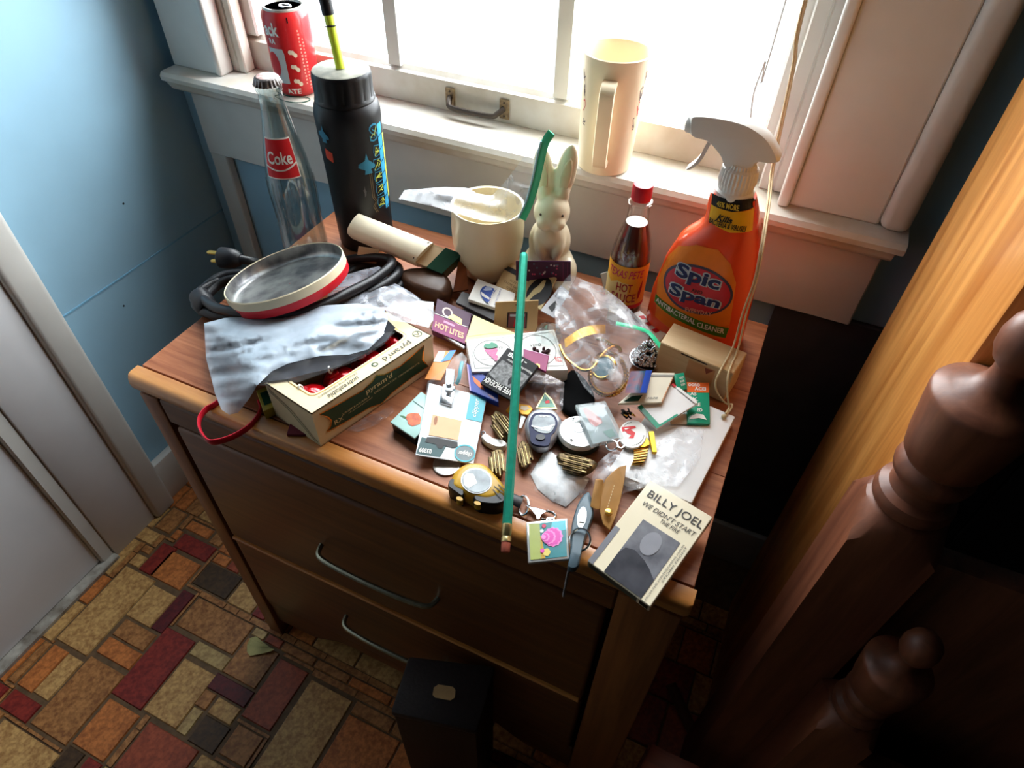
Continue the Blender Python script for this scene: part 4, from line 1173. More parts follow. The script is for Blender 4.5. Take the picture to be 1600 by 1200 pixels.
# ---- frosted bag draped over cord and box, holding dark cloth
bagp = [(319, 505, 34), (350, 497, 38), (400, 492, 42), (450, 486, 45), (510, 477, 52), (560, 474, 58), (600, 481, 62), (606, 500, 58), (598, 524, 57), (575, 546, 57), (545, 554, 57), (500, 556, 57), (450, 568, 57), (425, 580, 56), (402, 602, 54), (390, 622, 36), (372, 645, 14), (358, 648, 10), (346, 640, 10), (336, 615, 12), (330, 590, 14), (322, 560, 20)]
bg_ = thing('frosted_bag', mm(440, 540, 0), 'frosted plastic bag of dark cloth slumped over the ornament box', 'bag')
sheet('film', bagp, frost, bg_, 13, 1.2, 40, 5.5, 1.0, fold=(-.16, .07, 6))
sheet('lower_film', [(600, 520, 56), (575, 545, 56), (545, 553, 56), (500, 556, 56.5), (450, 568, 56.5), (425, 581, 55), (404, 602, 53), (440, 603, 53), (470, 596, 53), (520, 578, 53.5), (566, 560, 53.5), (600, 538, 53.5), (618, 518, 54)], film('thin_bag_film', (190, 190, 190), .03, .1, .2, 26), bg_, 0, 1, 50, 6, 2.0)
cl = [(326, 514, 22), (400, 502, 34), (500, 490, 44), (560, 486, 50), (596, 490, 51), (618, 512, 52.5), (604, 532, 52.2), (572, 552, 52.2), (530, 572, 52.2), (508, 578, 52.2), (480, 584, 52.2), (452, 592, 52.2), (420, 596, 52), (395, 602, 30), (345, 604, 8), (330, 560, 12)]
sheet('contents', cl, mat('dark_cloth', (38, 40, 48), .85, scale=60, col2=(24, 22, 26), bump=.4), bg_, 0, .6, 40, 7, 4.0)
sheet('knot_tail', [(600, 481, 63), (630, 474, 60), (656, 470, 56), (678, 472, 52), (676, 500, 50), (670, 512, 51), (640, 505, 54), (612, 500, 58)], film('tail_film', (226, 232, 240), .3, .62, .2, 35), bg_, 0, 2, 50, 5, 6.0)
# ---- red loop strap under the bag
lp2 = [mm(*p) for p in ((352, 618, 3), (336, 632, 3), (322, 640, 2.4), (312, 654, 1.8), (312, 670, 1.8), (322, 686, 1.8), (334, 691, 2.5), (360, 684, 1.8), (385, 670, 1.8), (400, 655, 1.8), (407, 640, 2), (404, 626, 6))]
tag(tube('red_strap', spline(lp2, 5), .003, mat('red_vinyl', (196, 28, 48), .3, var=.06), None, 10, flat=(.0016, .0042)), 'glossy red loop strap hanging out from under the frosted bag', 'strap')

# ---- things peeping out from under the ornament box
o, q = slab('small_green_box', kE(440, 640), kE(540, 600), kE(600, 720), kE(485, 770), (14, 14, 14, 14), 13, ink('olive_yellow', (190, 170, 70)), 'small yellow box with dark green face poking out beside the ornament box', 'box')
rect(q, (.16, .2, .95, .8), green, o)
slab('maroon_matchbook', kE(650, 850), kE(780, 830), kE(790, 915), kE(630, 915), 4, 3.5, ink('maroon_card', (104, 22, 46)), 'maroon matchbook half hidden beneath the ornament box corner', 'matchbook')
o = sheet('candy_wrapper', [kE(1000, 890) + (1.5,), kE(1110, 815) + (2,), kE(1290, 735) + (2,), kE(1305, 775) + (1.5,), kE(1200, 850) + (2,), kE(1080, 900) + (1.5,)], film('wrapper_clear', (150, 146, 150), .08, .4, .15, 60), None, 1, 2, 120, 4, 8.0)
tag(o, 'crumpled thin clear wrapper in the shadow of the ornament box', 'wrapper')

# ---- long cream carton with a green end
Lc = [mm(560, 333, 72), mm(722, 397, 44), mm(690, 426, 30), mm(541, 362, 56)]     # top face: back-left, back-right, front-right, front-left
qn = Quad(Lc[3], Lc[2], Lc[1], Lc[0])
ct = thing('long_carton', (Lc[0] + Lc[2]) / 2 - V((0, 0, .03)), 'long cream carton with dark green end leaning on the planter', 'box')
def cpnt(u, v, h=0.0): return qn(u, v, h)
rs = []
for u in (0, .2, .4, .6, .72):
    ring = [cpnt(u, -.02, -.012), cpnt(u, 0, -.004)] + [cpnt(u, k / 8, .004 * math.sin(PI * k / 8)) for k in range(1, 8)] + [cpnt(u, 1, -.001), cpnt(u, 1, -.020), cpnt(u, 0, -.026)]
    rs.append(ring)
rings('sleeve', rs, mat('carton_cream', (232, 222, 196), .5, var=.05, scale=30), ct, True, True, True)
inn_ = [(.02, -.006), (.98, -.004), (.98, -.019), (.02, -.024)]
rings('tray', [[cpnt(u, v, h) for v, h in inn_] for u in (.03, .84)], mat('carton_tray', (206, 178, 140), .6, var=.06), ct, True, True, False)
rings('green_end', [[cpnt(u, v * 1.02 - .01, h * 1.05) for v, h in ((0, -.003), (1, -.001), (1, -.021), (0, -.027))] for u in (.84, 1.0)], mat('carton_green', (20, 62, 42), .45, var=.1), ct, True, True, False)
line(qn, [(.70, .06), (.665, .3), (.66, .6), (.70, .94)], .006, ink('slot_dark', (60, 48, 36)), ct, h=.0016, asp=4)
# support under it: brown leather purse
pebble('leather_purse', [(622, 432), (650, 425), (690, 430), (706, 446), (704, 462), (690, 470), (660, 462), (632, 450)], 0.5, 24, mat('brown_leather', (78, 52, 36), .45, scale=70, var=.25, bump=.2), 'small brown leather purse under the long cream carton', 'purse')
slab('wooden_stick', (716, 408), (728, 410), (732, 452), (708, 456), (30, 30, 10, 10), 5, wood('reddish_slat', (150, 84, 44), (110, 56, 30), 'Y', 9, 8, .4), 'small reddish wooden stick leaning on the round pot', 'stick')
slab('bent_card', (560, 385), (592, 390), (588, 412), (556, 410), (34, 34, 14, 14), 1.5, cream, 'bent cream card upright between sports bottle and carton', 'card')

# ---- zip bag lying over the pot
zb_ = thing('zip_bag', mm(740, 330, 80), 'clear zip bag with bright green closure draped over the pot', 'bag')
sheet('film', [(623, 311, 110), (632, 297, 110), (695, 292, 114), (732, 294, 113), (745, 302, 110), (768, 306, 110), (784, 290, 132), (806, 262, 164), (832, 226, 202), (846, 212, 216), (852, 240, 200), (840, 290, 158), (828, 325, 128), (812, 343, 112), (790, 347, 107), (760, 346, 107), (735, 340, 108), (700, 329, 109), (675, 322, 110), (648, 316, 110)], film('zip_film', (238, 242, 248), .2, .46, .12, 20), zb_, 2, 1.5, 40, 5, 3.0, fold=(.3, .05, 6))
zpts = [mm(*p) for p in ((816, 342, 114), (828, 316, 136), (837, 285, 162), (845, 250, 192), (852, 222, 215), (862, 207, 226))]
tube('zip_strip', spline(zpts, 4), .004, zipg, zb_, 8, flat=(.0045, .0012))
tube('zip_bead', [p + V((-.004, -.002, .0008)) for p in spline(zpts[:5], 4)], .0012, mat('zip_pale', (150, 206, 222), .3), zb_, 6)

# ================================================================== MATCHBOOKS AND SMALL PACKS BEHIND
MG = 'matchbooks and matchboxes'
mauve = ink('mauve_card', (140, 54, 106)); plum = ink('plum_card', (74, 34, 66))
o, q = slab('hot_lites_pack', (683, 466), (737, 490), (727, 538), (674, 516), (18, 18, 12, 12), 9, plum, 'plum and magenta candy-style pack with cream lettering by the bag knot', 'pack')
rect(q, (0.01, .01, .99, .50), mauve, o); line(q, [(.01, .52), (.5, .55), (.7, .50), (.99, .54)], .008, wht, o, asp=1.1)
write('HOT LITES', q, (.08, .12, .92, .30), ink('peach_ink', (246, 190, 150)), o, bold=.03, h=.0007); rect(q, (.3, .36, .62, .43), ink('pink_panel', (206, 150, 186)), o, h=.0006)
line(q, oval((.36, .70), (.13, .13), 20), .025, ink('pale_pink', (226, 206, 200)), o, h=.0006); poly(q, [(.40, .56), (.8, .52), (.78, .68), (.5, .72)], gold, o, h=.0008, name='emblem')
dgr = ink('charcoal_card', (58, 54, 54)); 
slab('charcoal_matchbook', (722, 455), (792, 478), (774, 502), (712, 472), (19, 19, 17, 17), 4, dgr, 'charcoal matchbook under the white one with a blue dome logo', 'matchbook', MG)
o, q = slab('grey_matchbook', (726, 478), (772, 494), (767, 507), (721, 486), (13, 13, 12, 12), 5, ink('warm_grey_card', (112, 104, 98)), 'grey matchbook with tan edge low in the matchbook stack', 'matchbook', MG)
o, q = slab('white_matchbook', z2(260, 350), z2(850, 580), (798, 489), z2(110, 670), (26, 26, 24, 24), 5, wht, 'white matchbook with a blue domed emblem atop the stack', 'matchbook', MG)
lb = ink('royal_blue', (56, 84, 160))
Wq = lambda x, y, h=0.0: mm(*z2(x, y), 25.2) + q.n * h
arch = [(440, 750), (370, 700), (310, 620), (300, 550), (340, 490), (420, 455), (500, 465), (570, 490), (560, 530), (500, 600)]
poly(Wq, arch, lb, o, h=.0006, name='emblem')
poly(Wq, [(310, 560), (450, 660), (440, 690), (330, 630)], wht, o, h=.0009, name='emblem'); poly(Wq, [(350, 540), (400, 480), (480, 490), (490, 540), (440, 545), (390, 550)], ink('pale_blue', (176, 190, 222)), o, h=.0009, name='emblem')
def fr(kk, a, b, d, e, z, nn):
    A_, B_, D_, E_ = [V((*kk(*p), 0)) for p in (a, b, d, e)]
    def f(u, v, h=0.0):
        p = A_.lerp(B_, u).lerp(E_.lerp(D_, u), v); return mm(p.x, p.y, z) + nn * h
    return f
write('DOCTORS', fr(z2, (470, 760), (590, 490), (540, 480), (425, 745), 25.2, q.n), (0, 0, 1, 1), wht, o, h=.0011, bold=.03)
write('DOCTORS', fr(z2, (540, 770), (640, 520), (590, 500), (480, 765), 25.2, q.n), (0, 0, 1, .4), lb, o, h=.0008)
o, q = slab('tan_striped_matchbook', (794, 409), (838, 428), (812, 478), (772, 450), (34, 34, 18, 18), 3, tan, 'tan matchbook with a black striker stripe leaning on the pot', 'matchbook', MG)
rect(q, (.01, .70, .99, .86), ink('striker_black', (44, 40, 46)), o)
for k in range(4): write('CLOSE COVER', q, (.2 + .15 * (k % 2), .10 + .12 * k, .86, .16 + .12 * k), ink('brown_ink', (92, 66, 44)), o)
slab('cream_matchbook', (806, 408), (828, 412), (848, 446), (822, 448), (30, 30, 22, 22), 2, cream, 'plain cream matchbook behind the long pencil tip', 'matchbook', MG)
o, q = slab('black_oval_matchbook', (839, 421), (870, 434), (845, 484), (806, 468), (38, 38, 22, 22), 3, mat('khaki_card', (196, 178, 130), .6), 'khaki matchbook with a black oval and pale figure', 'matchbook', MG)
poly(q, oval((.62, .46), (.46, .44), 30), blk, o, name='emblem'); poly(q, [(.30, .02), (.42, .04), (.52, .30), (.66, .44), (.70, .60), (.64, .80), (.52, .78), (.46, .58), (.38, .46), (.34, .26)], mat('khaki_card', (196, 178, 130)), o, h=.0006, name='emblem')
o, q = slab('purple_star_card', (806, 408), (892, 409), (892, 440), (806, 439), (62, 62, 31, 31), 2, plum, 'dark purple card sprinkled with coloured stars against the rabbit', 'card')
rs2 = random.Random(4)
for k in range(20):
    u, v = .2 + .6 * rs2.random(), .3 + .62 * rs2.random(); disc(q, (u, v), (.018, .05), ink(['pink_dot', 'teal_dot', 'pale_dot'][k % 3], [(206, 72, 120), (70, 110, 130), (206, 196, 200)][k % 3]), o, n=6)
line(q, [(.86, .02), (.86, .98)], .004, mauve, o, asp=.4); line(q, [(.94, .02), (.94, .98)], .004, mauve, o, asp=.4)
o, q = slab('grey_swing_tag', z2(1560, 450), (890, 456), (866, 497), z2(1240, 850), (34, 34, 24, 24), 1.2, ink('silver_grey', (176, 176, 180), .3), 'light grey card with black print beside the zip bag', 'card')
poly(q, [(.3, .2), (.7, .12), (.75, .4), (.45, .5)], blk, o); write('II', q, (.2, .6, .6, .8), ink('grey_ink', (120, 120, 124)), o)
o, q = slab('tan_picture_matchbook', z2(540, 720), z2(1215, 690), z2(1190, 1180), (771, 514), (46, 46, 12, 12), 2.5, tan, 'tan matchbook standing up with a black framed red picture', 'matchbook', MG)
rect(q, (.30, .08, .76, .62), blk, o); rect(q, (.33, .10, .73, .59), ink('grey_red', (120, 70, 70)), o, h=.0006); poly(q, [(.45, .12), (.66, .12), (.64, .40), (.55, .46), (.47, .36)], red, o, h=.0009); rect(q, (.36, .48, .70, .56), ink('silver_grey', (176, 176, 180)), o, h=.0009)
rect(q, (.47, .86, .56, .89), ink('brown_ink', (92, 66, 44)), o)
o, q = slab('cream_envelope', z2(200, 920), z2(850, 1200), (794, 538), (726, 534), (22, 22, 20, 20), 1.5, mat('pale_yellow_card', (232, 216, 158), .55, var=.05), 'small cream envelope with its flap tucked behind the grape box', 'envelope')
line(q, [(.05, .2), (.5, .5), (.9, .85)], .006, ink('fold_line', (206, 184, 120)), o)

gb_, q = slab('grape_box', (728, 531), (866, 514), (888, 578), (737, 581), (26, 26, 24, 24), 20, mat('matt_white_card', (232, 230, 226), .5, var=.03), 'white box printed with an oval and a bunch of grapes', 'box', bevel=.0012, seg=2)
thn = ink('thin_grey_ink', (96, 96, 92))
line(q, [(.04, .1), (.48, .1), (.48, .93), (.04, .93), (.04, .1)], .0025, thn, gb_, asp=2.2); line(q, oval((.26, .52), (.20, .38), 40), .003, thn, gb_, asp=2.2); line(q, [(.53, .93), (.53, .1), (.97, .1), (.97, .93), (.53, .93)], .0025, thn, gb_, asp=2.2); line(q, oval((.74, .52), (.20, .38), 40), .003, thn, gb_, asp=2.2)
gp = ink('grape_pink', (196, 84, 132)); gl_ = ink('leaf_green', (44, 126, 96))
for k, (a, b) in enumerate([(.20, .60), (.235, .60), (.27, .61), (.30, .60), (.215, .53), (.25, .53), (.285, .53), (.235, .46), (.27, .46), (.255, .39), (.285, .40), (.275, .32)]): disc(q, (a, b), (.021, .042), gp, gb_, n=12, h=.0005 + .00005 * k)
poly(q, [(.17, .70), (.20, .80), (.24, .78), (.27, .82), (.32, .76), (.33, .68), (.28, .64), (.22, .64)], gl_, gb_, h=.0013); write('Uva', q, (.29, .62, .38, .72), thn, gb_); line(q, [(.10, .35), (.40, .38)], .002, thn, gb_, asp=2.2)
write('REZ', q, (.90, .20, .965, .30), red, gb_); write('vino', q, (.68, .60, .80, .70), thn, gb_, shear=.3)
o, q = slab('magenta_matchbook', z4(380, 450), z4(780, 550), z4(730, 808), z4(380, 640), (31, 31, 29, 29), 3.5, ink('magenta_card', (140, 40, 92)), 'magenta matchbook with a small gold mark on the grape box', 'matchbook', MG)
poly(q, [(.52, .06), (.72, .06), (.72, .22), (.6, .25), (.52, .18)], gold, o, name='emblem'); rect(q, (.0, .95, .99, .995), ink('pink_panel', (206, 150, 186)), o)
dp = thing('dried_petals', mm(*z4(660, 490), 26), 'crumbled dark dried petals on top of the grape box', 'petals')
rd_ = random.Random(21)
for k in range(11):
    x, y = 540 + 240 * rd_.random(), 440 + 70 * rd_.random() + 20 * (k % 2); r_ = rd_.uniform(16, 34)
    pebble('petal', [z4(x + r_ * math.cos(a) * rd_.uniform(.7, 1.2), y + r_ * .7 * math.sin(a) * rd_.uniform(.7, 1.2)) for a in [2 * PI * i / 6 for i in range(6)]], 26, 30, mat('dried_petals', (66, 40, 44), .8), parent=dp, n=2)
o, q = slab('black_cafe_matchbook', (793, 543), (842, 571), (801, 627), (750, 599), (38, 38, 24, 24), 4, blk, 'black matchbook with grey drawing and white cafe lettering', 'matchbook', MG)
qq = q.rot(2)
poly(qq, [(.03, .34), (.90, .30), (.97, .72), (.6, .80), (.06, .76)], mat('grey_drawing', (150, 150, 150), .5, scale=300, col2=(96, 96, 96)), o)
write('CAFFE PHOENIX', qq, (.03, .80, .97, .93), wht, o, bold=.02, h=.0007); write('-1398', qq, (.30, .06, .86, .17), wht, o, bold=.03, h=.0007); write('Rittenhouse, near', qq, (.02, .21, .80, .28), wht, o, h=.0007)
poly(qq, [(.22, .66), (.28, .54), (.40, .52), (.44, .62), (.36, .74), (.30, .62)], blk, o, h=.0007, name='emblem')
o, q = slab('blue_matchbook', (729, 567), (777, 600), z3(1190, 1090), z3(740, 900), (20, 20, 17, 18), 9, ink('cobalt_card', (30, 58, 150), .35), 'cobalt blue matchbook with orange picture beside the clipper pack', 'matchbook', MG)
poly(q, [(.0, .95), (.0, .0), (.05, .0), (.05, .95)], ink('lilac_edge', (176, 150, 190)), o); poly(q, [(.15, .62), (.40, .55), (.55, .30), (.42, .26), (.2, .40)], ink('orange_ink', (226, 110, 50)), o); poly(q, [(.62, .18), (.80, .20), (.90, .06), (.72, .08)], ink('mauve_grey', (160, 130, 140)), o)
o, q = slab('orange_card', z3(250, 290), z3(530, 270), z3(285, 745), z3(30, 725), (16, 16, 12, 13), 1.5, ink('card_orange', (224, 140, 58), .35), 'glossy orange and blue card under the ornament box end', 'card')
poly(q, [(.0, .62), (.55, .58), (.4, .99), (.0, .99)], ink('sage', (190, 200, 180)), o); poly(q, [(.45, .60), (.95, .66), (.99, .99), (.65, .99)], ink('bright_blue', (70, 140, 226)), o, h=.0005)
slab('silver_pen', (672, 511), (676, 508), (728, 541), (725, 545), (11, 11, 11, 11), 4, steel, 'slim silver pen lying before the plum pack', 'pen', bevel=.0015, seg=2)

# ================================================================== NAIL CLIPPER PACK, TIN, COIN
mint = ink('mint_paint', (170, 206, 198), .35)
ti = thing('mint_tin', mm(650, 650, 0), 'flat mint green tin with an orange fruit picture and black sides', 'tin')
o, q = slab('lid', (658, 611), (694, 636), (648, 685), (609, 659), 15, 3, mint, parent=ti, bevel=.0014, seg=2)
Pq = [p - q.n * .003 for p in q.c]
prism('base', [q(u, v, -.0032) for u, v in ((.02, .02), (.98, .02), (.98, .98), (.02, .98))], [V((p.x, p.y, TZ + .0004)) for p in [q(u, v, -.0032) for u, v in ((.03, .03), (.97, .03), (.97, .97), (.03, .97))]], mat('tin_black', (34, 36, 38), .35, .3), ti, .001)
TS = topS(15)
poly(TS, [kB(*p) for p in ((180, 555), (195, 520), (240, 508), (290, 515), (310, 550), (300, 600), (235, 620), (200, 600), (195, 570))], mat('fruit_orange', (206, 100, 48), .45, scale=160, col2=(160, 62, 34)), ti, h=.0004, name='emblem')
poly(TS, [kB(*p) for p in ((130, 530), (160, 532), (195, 545), (180, 558), (155, 545))], ink('leaf_dark', (40, 96, 50)), ti, h=.0004, name='emblem'); line(TS, [kB(*p) for p in ((245, 410), (330, 470))], .5, ink('tin_line', (50, 70, 70)), ti, h=.0004)
pk = thing('clipper_pack', mm(700, 660, 0), 'nail clipper in a blister pack with teal and tan card', 'pack')
o, q = slab('card', (670, 598), (761, 620), (740, 725), (649, 711), (19, 13, 6, 13), 1.2, ink('grey_white_card', (214, 218, 220), .35), parent=pk)
teal = ink('teal_card', (70, 170, 184), .35)
rect(q, (.72, .60, .995, .97), teal, pk); poly(q, [(.01, .02), (.42, .02), (.50, .20), (.05, .24)], ink('deep_teal', (52, 84, 86)), pk)
rect(q, (.16, .28, .66, .56), ink('peach_square', (232, 172, 128), .4), pk, h=.0005); poly(q, oval((.23, .49), (.03, .06), 14), ink('brown_mark', (150, 96, 60)), pk, h=.0008)
poly(q, [(.12, .18), (.14, .25), (.30, .265), (.66, .255), (.68, .19), (.60, .165), (.45, .175), (.42, .13), (.35, .13), (.31, .175)], blk, pk, h=.0006, name='hang_slot')
poly(q, oval((.82, .12), (.17, .11), 24), ink('grey_emblem', (120, 132, 136)), pk, h=.0006, name='emblem'); line(q, oval((.82, .12), (.17, .11), 24), .010, teal, pk, h=.0008)
write('03309', q.rot(2), (.74, .90, .95, .96), wht, pk, bold=.02, h=.0008); write('clipper', q.rot(2), (.06, .84, .30, .92), wht, pk, bold=.02, h=.0009)
qr = Quad(q(.97, .62), q(.97, .96), q(.76, .96), q(.76, .62)); write('clipper', qr, (.1, .3, .9, .8), wht, pk, h=.0006, shear=.2)
cb = [mm(*p) for p in ((692, 600, 21), (712, 603, 20), (706, 634, 18), (686, 629, 19))]
prism('clipper_body', cb, [p - V((0, 0, .006)) for p in cb], silver, pk, .001, 2)
lv = [mm(*p) for p in ((697, 575, 30), (711, 577, 30), (708, 612, 25), (694, 610, 25))]
prism('clipper_lever', lv, [p - V((0, 0, .0016)) for p in lv], silver, pk, .0006)
lathe('rivet', [(.0028, 0), (.0028, .010), (.0018, .011)], mm(702, 610, 18), steel, pk, 14)
sheet('blister', [(668, 596, 20), (690, 580, 34), (712, 556, 36), (722, 550, 36), (730, 560, 34), (722, 590, 34), (714, 625, 26), (716, 640, 16), (700, 652, 14), (672, 645, 17), (664, 620, 19)], film('blister_film', (236, 240, 242), .04, .2, .08, 30), pk, 5, 1, 60, 5, 1.0)
tube('teal_rail', spline([mm(*p) for p in ((722, 566, 32), (719, 580, 31), (717, 592, 28), (713, 600, 24))], 4), .0022, teal, pk, 8)
# coin
cn = mm(698, 726, 1); lathe('coin', [(.0132, 0), (.0138, .0004), (.0138, .0018), (.0126, .0020), (.0122, .0016), (.001, .0016)], V((cn.x, cn.y, TZ + .0002)), mat('coin_silver', (206, 202, 194), .35, .7, scale=240, var=.25), None, 40)
tag(bpy.data.objects['coin'], 'silver coin half under the nail clipper pack', 'coin')
# ================================================================== STOPWATCHES, TAGS, JEWELLERY
must = mat('mustard_plastic', (184, 142, 42), .34, var=.06); navyp = mat('navy_plastic', (18, 26, 66), .45, spec=.15)
silp = mat('silver_plastic', (168, 170, 176), .32, .4, var=.06); lcd = mat('lcd_glass', (138, 148, 152), .22, 0, scale=60, col2=(100, 108, 114), spec=.35)
dome = ((0, .86), (.3, .98), (.55, 1.0), (.8, .94), (.95, .84), (1, .72))
bmp = ((0, .9), (.4, 1), (.85, .98), (1, .88))
sw = thing('stopwatch', mm(746, 760, 0), 'mustard yellow and black stopwatch on the dresser front edge', 'stopwatch')
pebble('case', [y2(*p) for p in ((130, 600), (190, 430), (350, 310), (550, 280), (700, 320), (850, 470), (1000, 660), (1000, 780), (880, 870), (700, 900), (480, 850), (300, 770), (150, 690))], .5, 20, must, parent=sw, prof=dome)
pebble('bumper', [y2(*p) for p in ((108, 620), (150, 560), (250, 580), (330, 680), (355, 800), (325, 840), (235, 775), (120, 690))], .4, 19, blackp, parent=sw, prof=bmp)
pebble('bumper', [y2(*p) for p in ((490, 850), (560, 740), (700, 695), (840, 715), (960, 800), (1010, 900), (900, 955), (720, 955), (550, 920))], .4, 19, blackp, parent=sw, prof=bmp)
lc = mm(*y2(545, 505), 20)
SS = lambda x, y, h=0.0: mm(*y2(x, y), 20) + V((0, 0, h))
def plate(name, kk, pts, z, th, m_, parent):
    a = [mm(*kk(*p), z) for p in pts]
    return prism(name, a, [p - V((0, 0, th / 1000)) for p in a], m_, parent)
plate('bezel', y2, ell(545, 510, 245, 200, .15), 20.6, 3, steel, sw); plate('display', y2, ell(545, 510, 225, 180, .15), 21.2, 3, lcd, sw)
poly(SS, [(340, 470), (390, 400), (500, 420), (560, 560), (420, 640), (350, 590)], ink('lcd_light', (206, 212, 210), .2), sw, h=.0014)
for a, b in (((820, 600), (960, 700)), ((880, 570), (1000, 670)), ((800, 650), (930, 780))): line(SS, [a, b], 8, blk, sw, h=.0003)
for p in ((280, 790), (560, 860)): plate('button', y2, ell(p[0], p[1], 55, 30, .3, 14), 19.8, 8, must, sw)
tube('strap', [mm(*p) for p in ((790, 775, 8), (804, 781, 7), (815, 786, 5))], .006, blackp, sw, 8, flat=(.0062, .0015))
rg = mm(818, 788, 4)
tube('d_ring', [mm(818 + 11 * math.cos(a) * .75, 790 + 15 * math.sin(a), 3 + 2 * math.cos(a)) for a in [2 * PI * i / 20 for i in range(20)]], .0013, silver, sw, 8, True)
cl_ = [y3(*p) for p in ((240, 290), (300, 310), (390, 330), (450, 350), (400, 380), (380, 425), (350, 430), (340, 390), (300, 340))]
prism('swivel_clip', [mm(p[0], p[1], 6) for p in cl_], [mm(p[0], p[1], 2) for p in cl_], silver, sw, .0006)
tube('clip_hook', spline([mm(*y3(*p), 4) for p in ((440, 350), (500, 370), (530, 400), (500, 430), (450, 440), (395, 425))], 4), .0014, silver, sw, 8)

pdm = thing('pedometer', mm(848, 674, 0), 'silver and navy pedometer with a rounded display', 'pedometer')
pebble('case', [z5(*p) for p in ((800, 640), (850, 520), (950, 445), (1090, 428), (1240, 445), (1345, 550), (1385, 650), (1330, 810), (1240, 950), (1130, 1030), (980, 1030), (870, 920), (810, 780))], .5, 18, silp, parent=pdm, prof=dome)
K5 = z5
plate('face', K5, [(p.x, p.y) for p in spline([V((a, b, 0)) for a, b in ((930, 470), (1090, 445), (1250, 475), (1315, 600), (1270, 740), (1215, 800), (1170, 950), (1020, 955), (900, 905), (885, 780), (862, 620))], 4, True)], 18.6, 3, navyp, pdm)
plate('display', K5, [(p.x, p.y) for p in spline([V((a, b, 0)) for a, b in ((960, 500), (1090, 480), (1230, 505), (1278, 610), (1230, 720), (1150, 768), (1000, 740), (912, 640))], 4, True)], 19.2, 3, lcd, pdm)
PS = lambda x, y, h=0.0: mm(*z5(x, y), 19.2) + V((0, 0, h))
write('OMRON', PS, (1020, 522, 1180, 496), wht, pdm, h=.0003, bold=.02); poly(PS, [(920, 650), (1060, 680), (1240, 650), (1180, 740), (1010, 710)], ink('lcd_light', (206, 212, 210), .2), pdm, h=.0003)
line(PS, [(905, 655), (1000, 690), (1100, 690), (1270, 640)], 8, steel, pdm, h=.0006)
plate('button', K5, ell(1045, 825, 75, 45, .05, 20), 20, 3, blackp, pdm)

tm = thing('tape_measure', mm(906, 680, 0), 'round white and silver tape measure with a dark green underside', 'tape measure')
tc_ = mm(905, 681, 8)
lathe('case', [(.020, .0004), (.0228, .003), (.0232, .008), (.0225, .011)], V((tc_.x, tc_.y, TZ)), mat('deep_green_plastic', (30, 50, 46), .3), tm, 40)
lathe('cover', [(.0228, .011), (.0228, .013), (.0205, .0158), (.013, .0170), (.001, .0172)], V((tc_.x, tc_.y, TZ)), mat('pearl_white', (226, 226, 224), .2, .25, var=.03), tm, 40, False)
S = flatS((tc_.x, tc_.y), TZ + .0174)
line(S, oval((-.003, .004), (.0075, .0075), 24), .0006, steel, tm); disc(S, (-.003, .004), (.005, .005), silver, tm, n=16)
for a in (.3, 2.4, 4.5): poly(S, [(.015 * math.cos(a), .015 * math.sin(a)), (.0175 * math.cos(a + .18), .0175 * math.sin(a + .18)), (.0175 * math.cos(a - .18), .0175 * math.sin(a - .18))], blk, tm)

acr = film('acrylic', (206, 220, 222), .22, .42, .06, 14, (.3, .7))
o, q = slab('acrylic_key_tag', z8(310, 95), z8(690, 45), z8(930, 510), z8(520, 610), (26, 26, 21, 24), 5, acr, 'clear acrylic key tag with red and green picture on the tape measure', 'key tag', bevel=.0014, seg=2)
rect(q, (.08, .06, .90, .94), mat('tag_backing', (150, 164, 166), .3, scale=50, col2=(110, 126, 128)), o, h=-.0026); poly(q, [(.20, .88), (.30, .92), (.45, .80), (.62, .58), (.60, .48), (.34, .42), (.24, .52)], ink('tag_red', (190, 78, 72), .3), o, h=-.002); poly(q, [(.5, .28), (.8, .30), (.82, .12), (.6, .10)], ink('tag_green', (70, 130, 116), .3), o, h=-.002)
tube('key_ring', [mm(956 + 9 * math.cos(a), 696 + 8 * math.sin(a), 20 + 3 * math.cos(a)) for a in [2 * PI * i / 22 for i in range(22)]], .0010, silver, o, 6, True)
tube('split_link', [mm(970 + 6 * math.cos(a), 694 + 6 * math.sin(a), 19) for a in [2 * PI * i / 16 for i in range(16)]], .0009, silver, o, 6, True)

op = mm(989, 678, 20)
ovp = thing('oval_badge', V((op.x, op.y, op.z - .004)), 'white oval badge with a red letter emblem by the acrylic tag', 'badge')
bpts = ell(1030, 465, 175, 178, .6, 36)
a_ = [mm(*z8(*p), 20) for p in bpts]; prism('plate', a_, [p - V((0, 0, .003)) for p in a_], whitep, ovp, .0006)
OS = lambda x, y, h=0.0: mm(*z8(x, y), 20) + V((0, 0, h))
poly(OS, [(890, 380), (1060, 365), (1070, 390), (1000, 410), (1060, 450), (1040, 520), (970, 520), (1010, 480), (960, 460), (930, 430), (900, 440)], red, ovp, h=.0003, name='emblem'); poly(OS, [(920, 400), (990, 395), (940, 415)], wht, ovp, h=.0006, name='emblem')
for k in range(9):
    a = .2 + k * .17; x, y = 1030 + 140 * math.cos(a), 465 + 140 * math.sin(a); poly(OS, ell(x, y, 10, 6, a + 1.5, 6), thn, ovp, h=.0003)
for k in range(5):
    a = 3.9 + k * .16; x, y = 1030 + 145 * math.cos(a), 465 + 145 * math.sin(a); poly(OS, ell(x, y, 9, 6, a + 1.5, 6), thn, ovp, h=.0003)

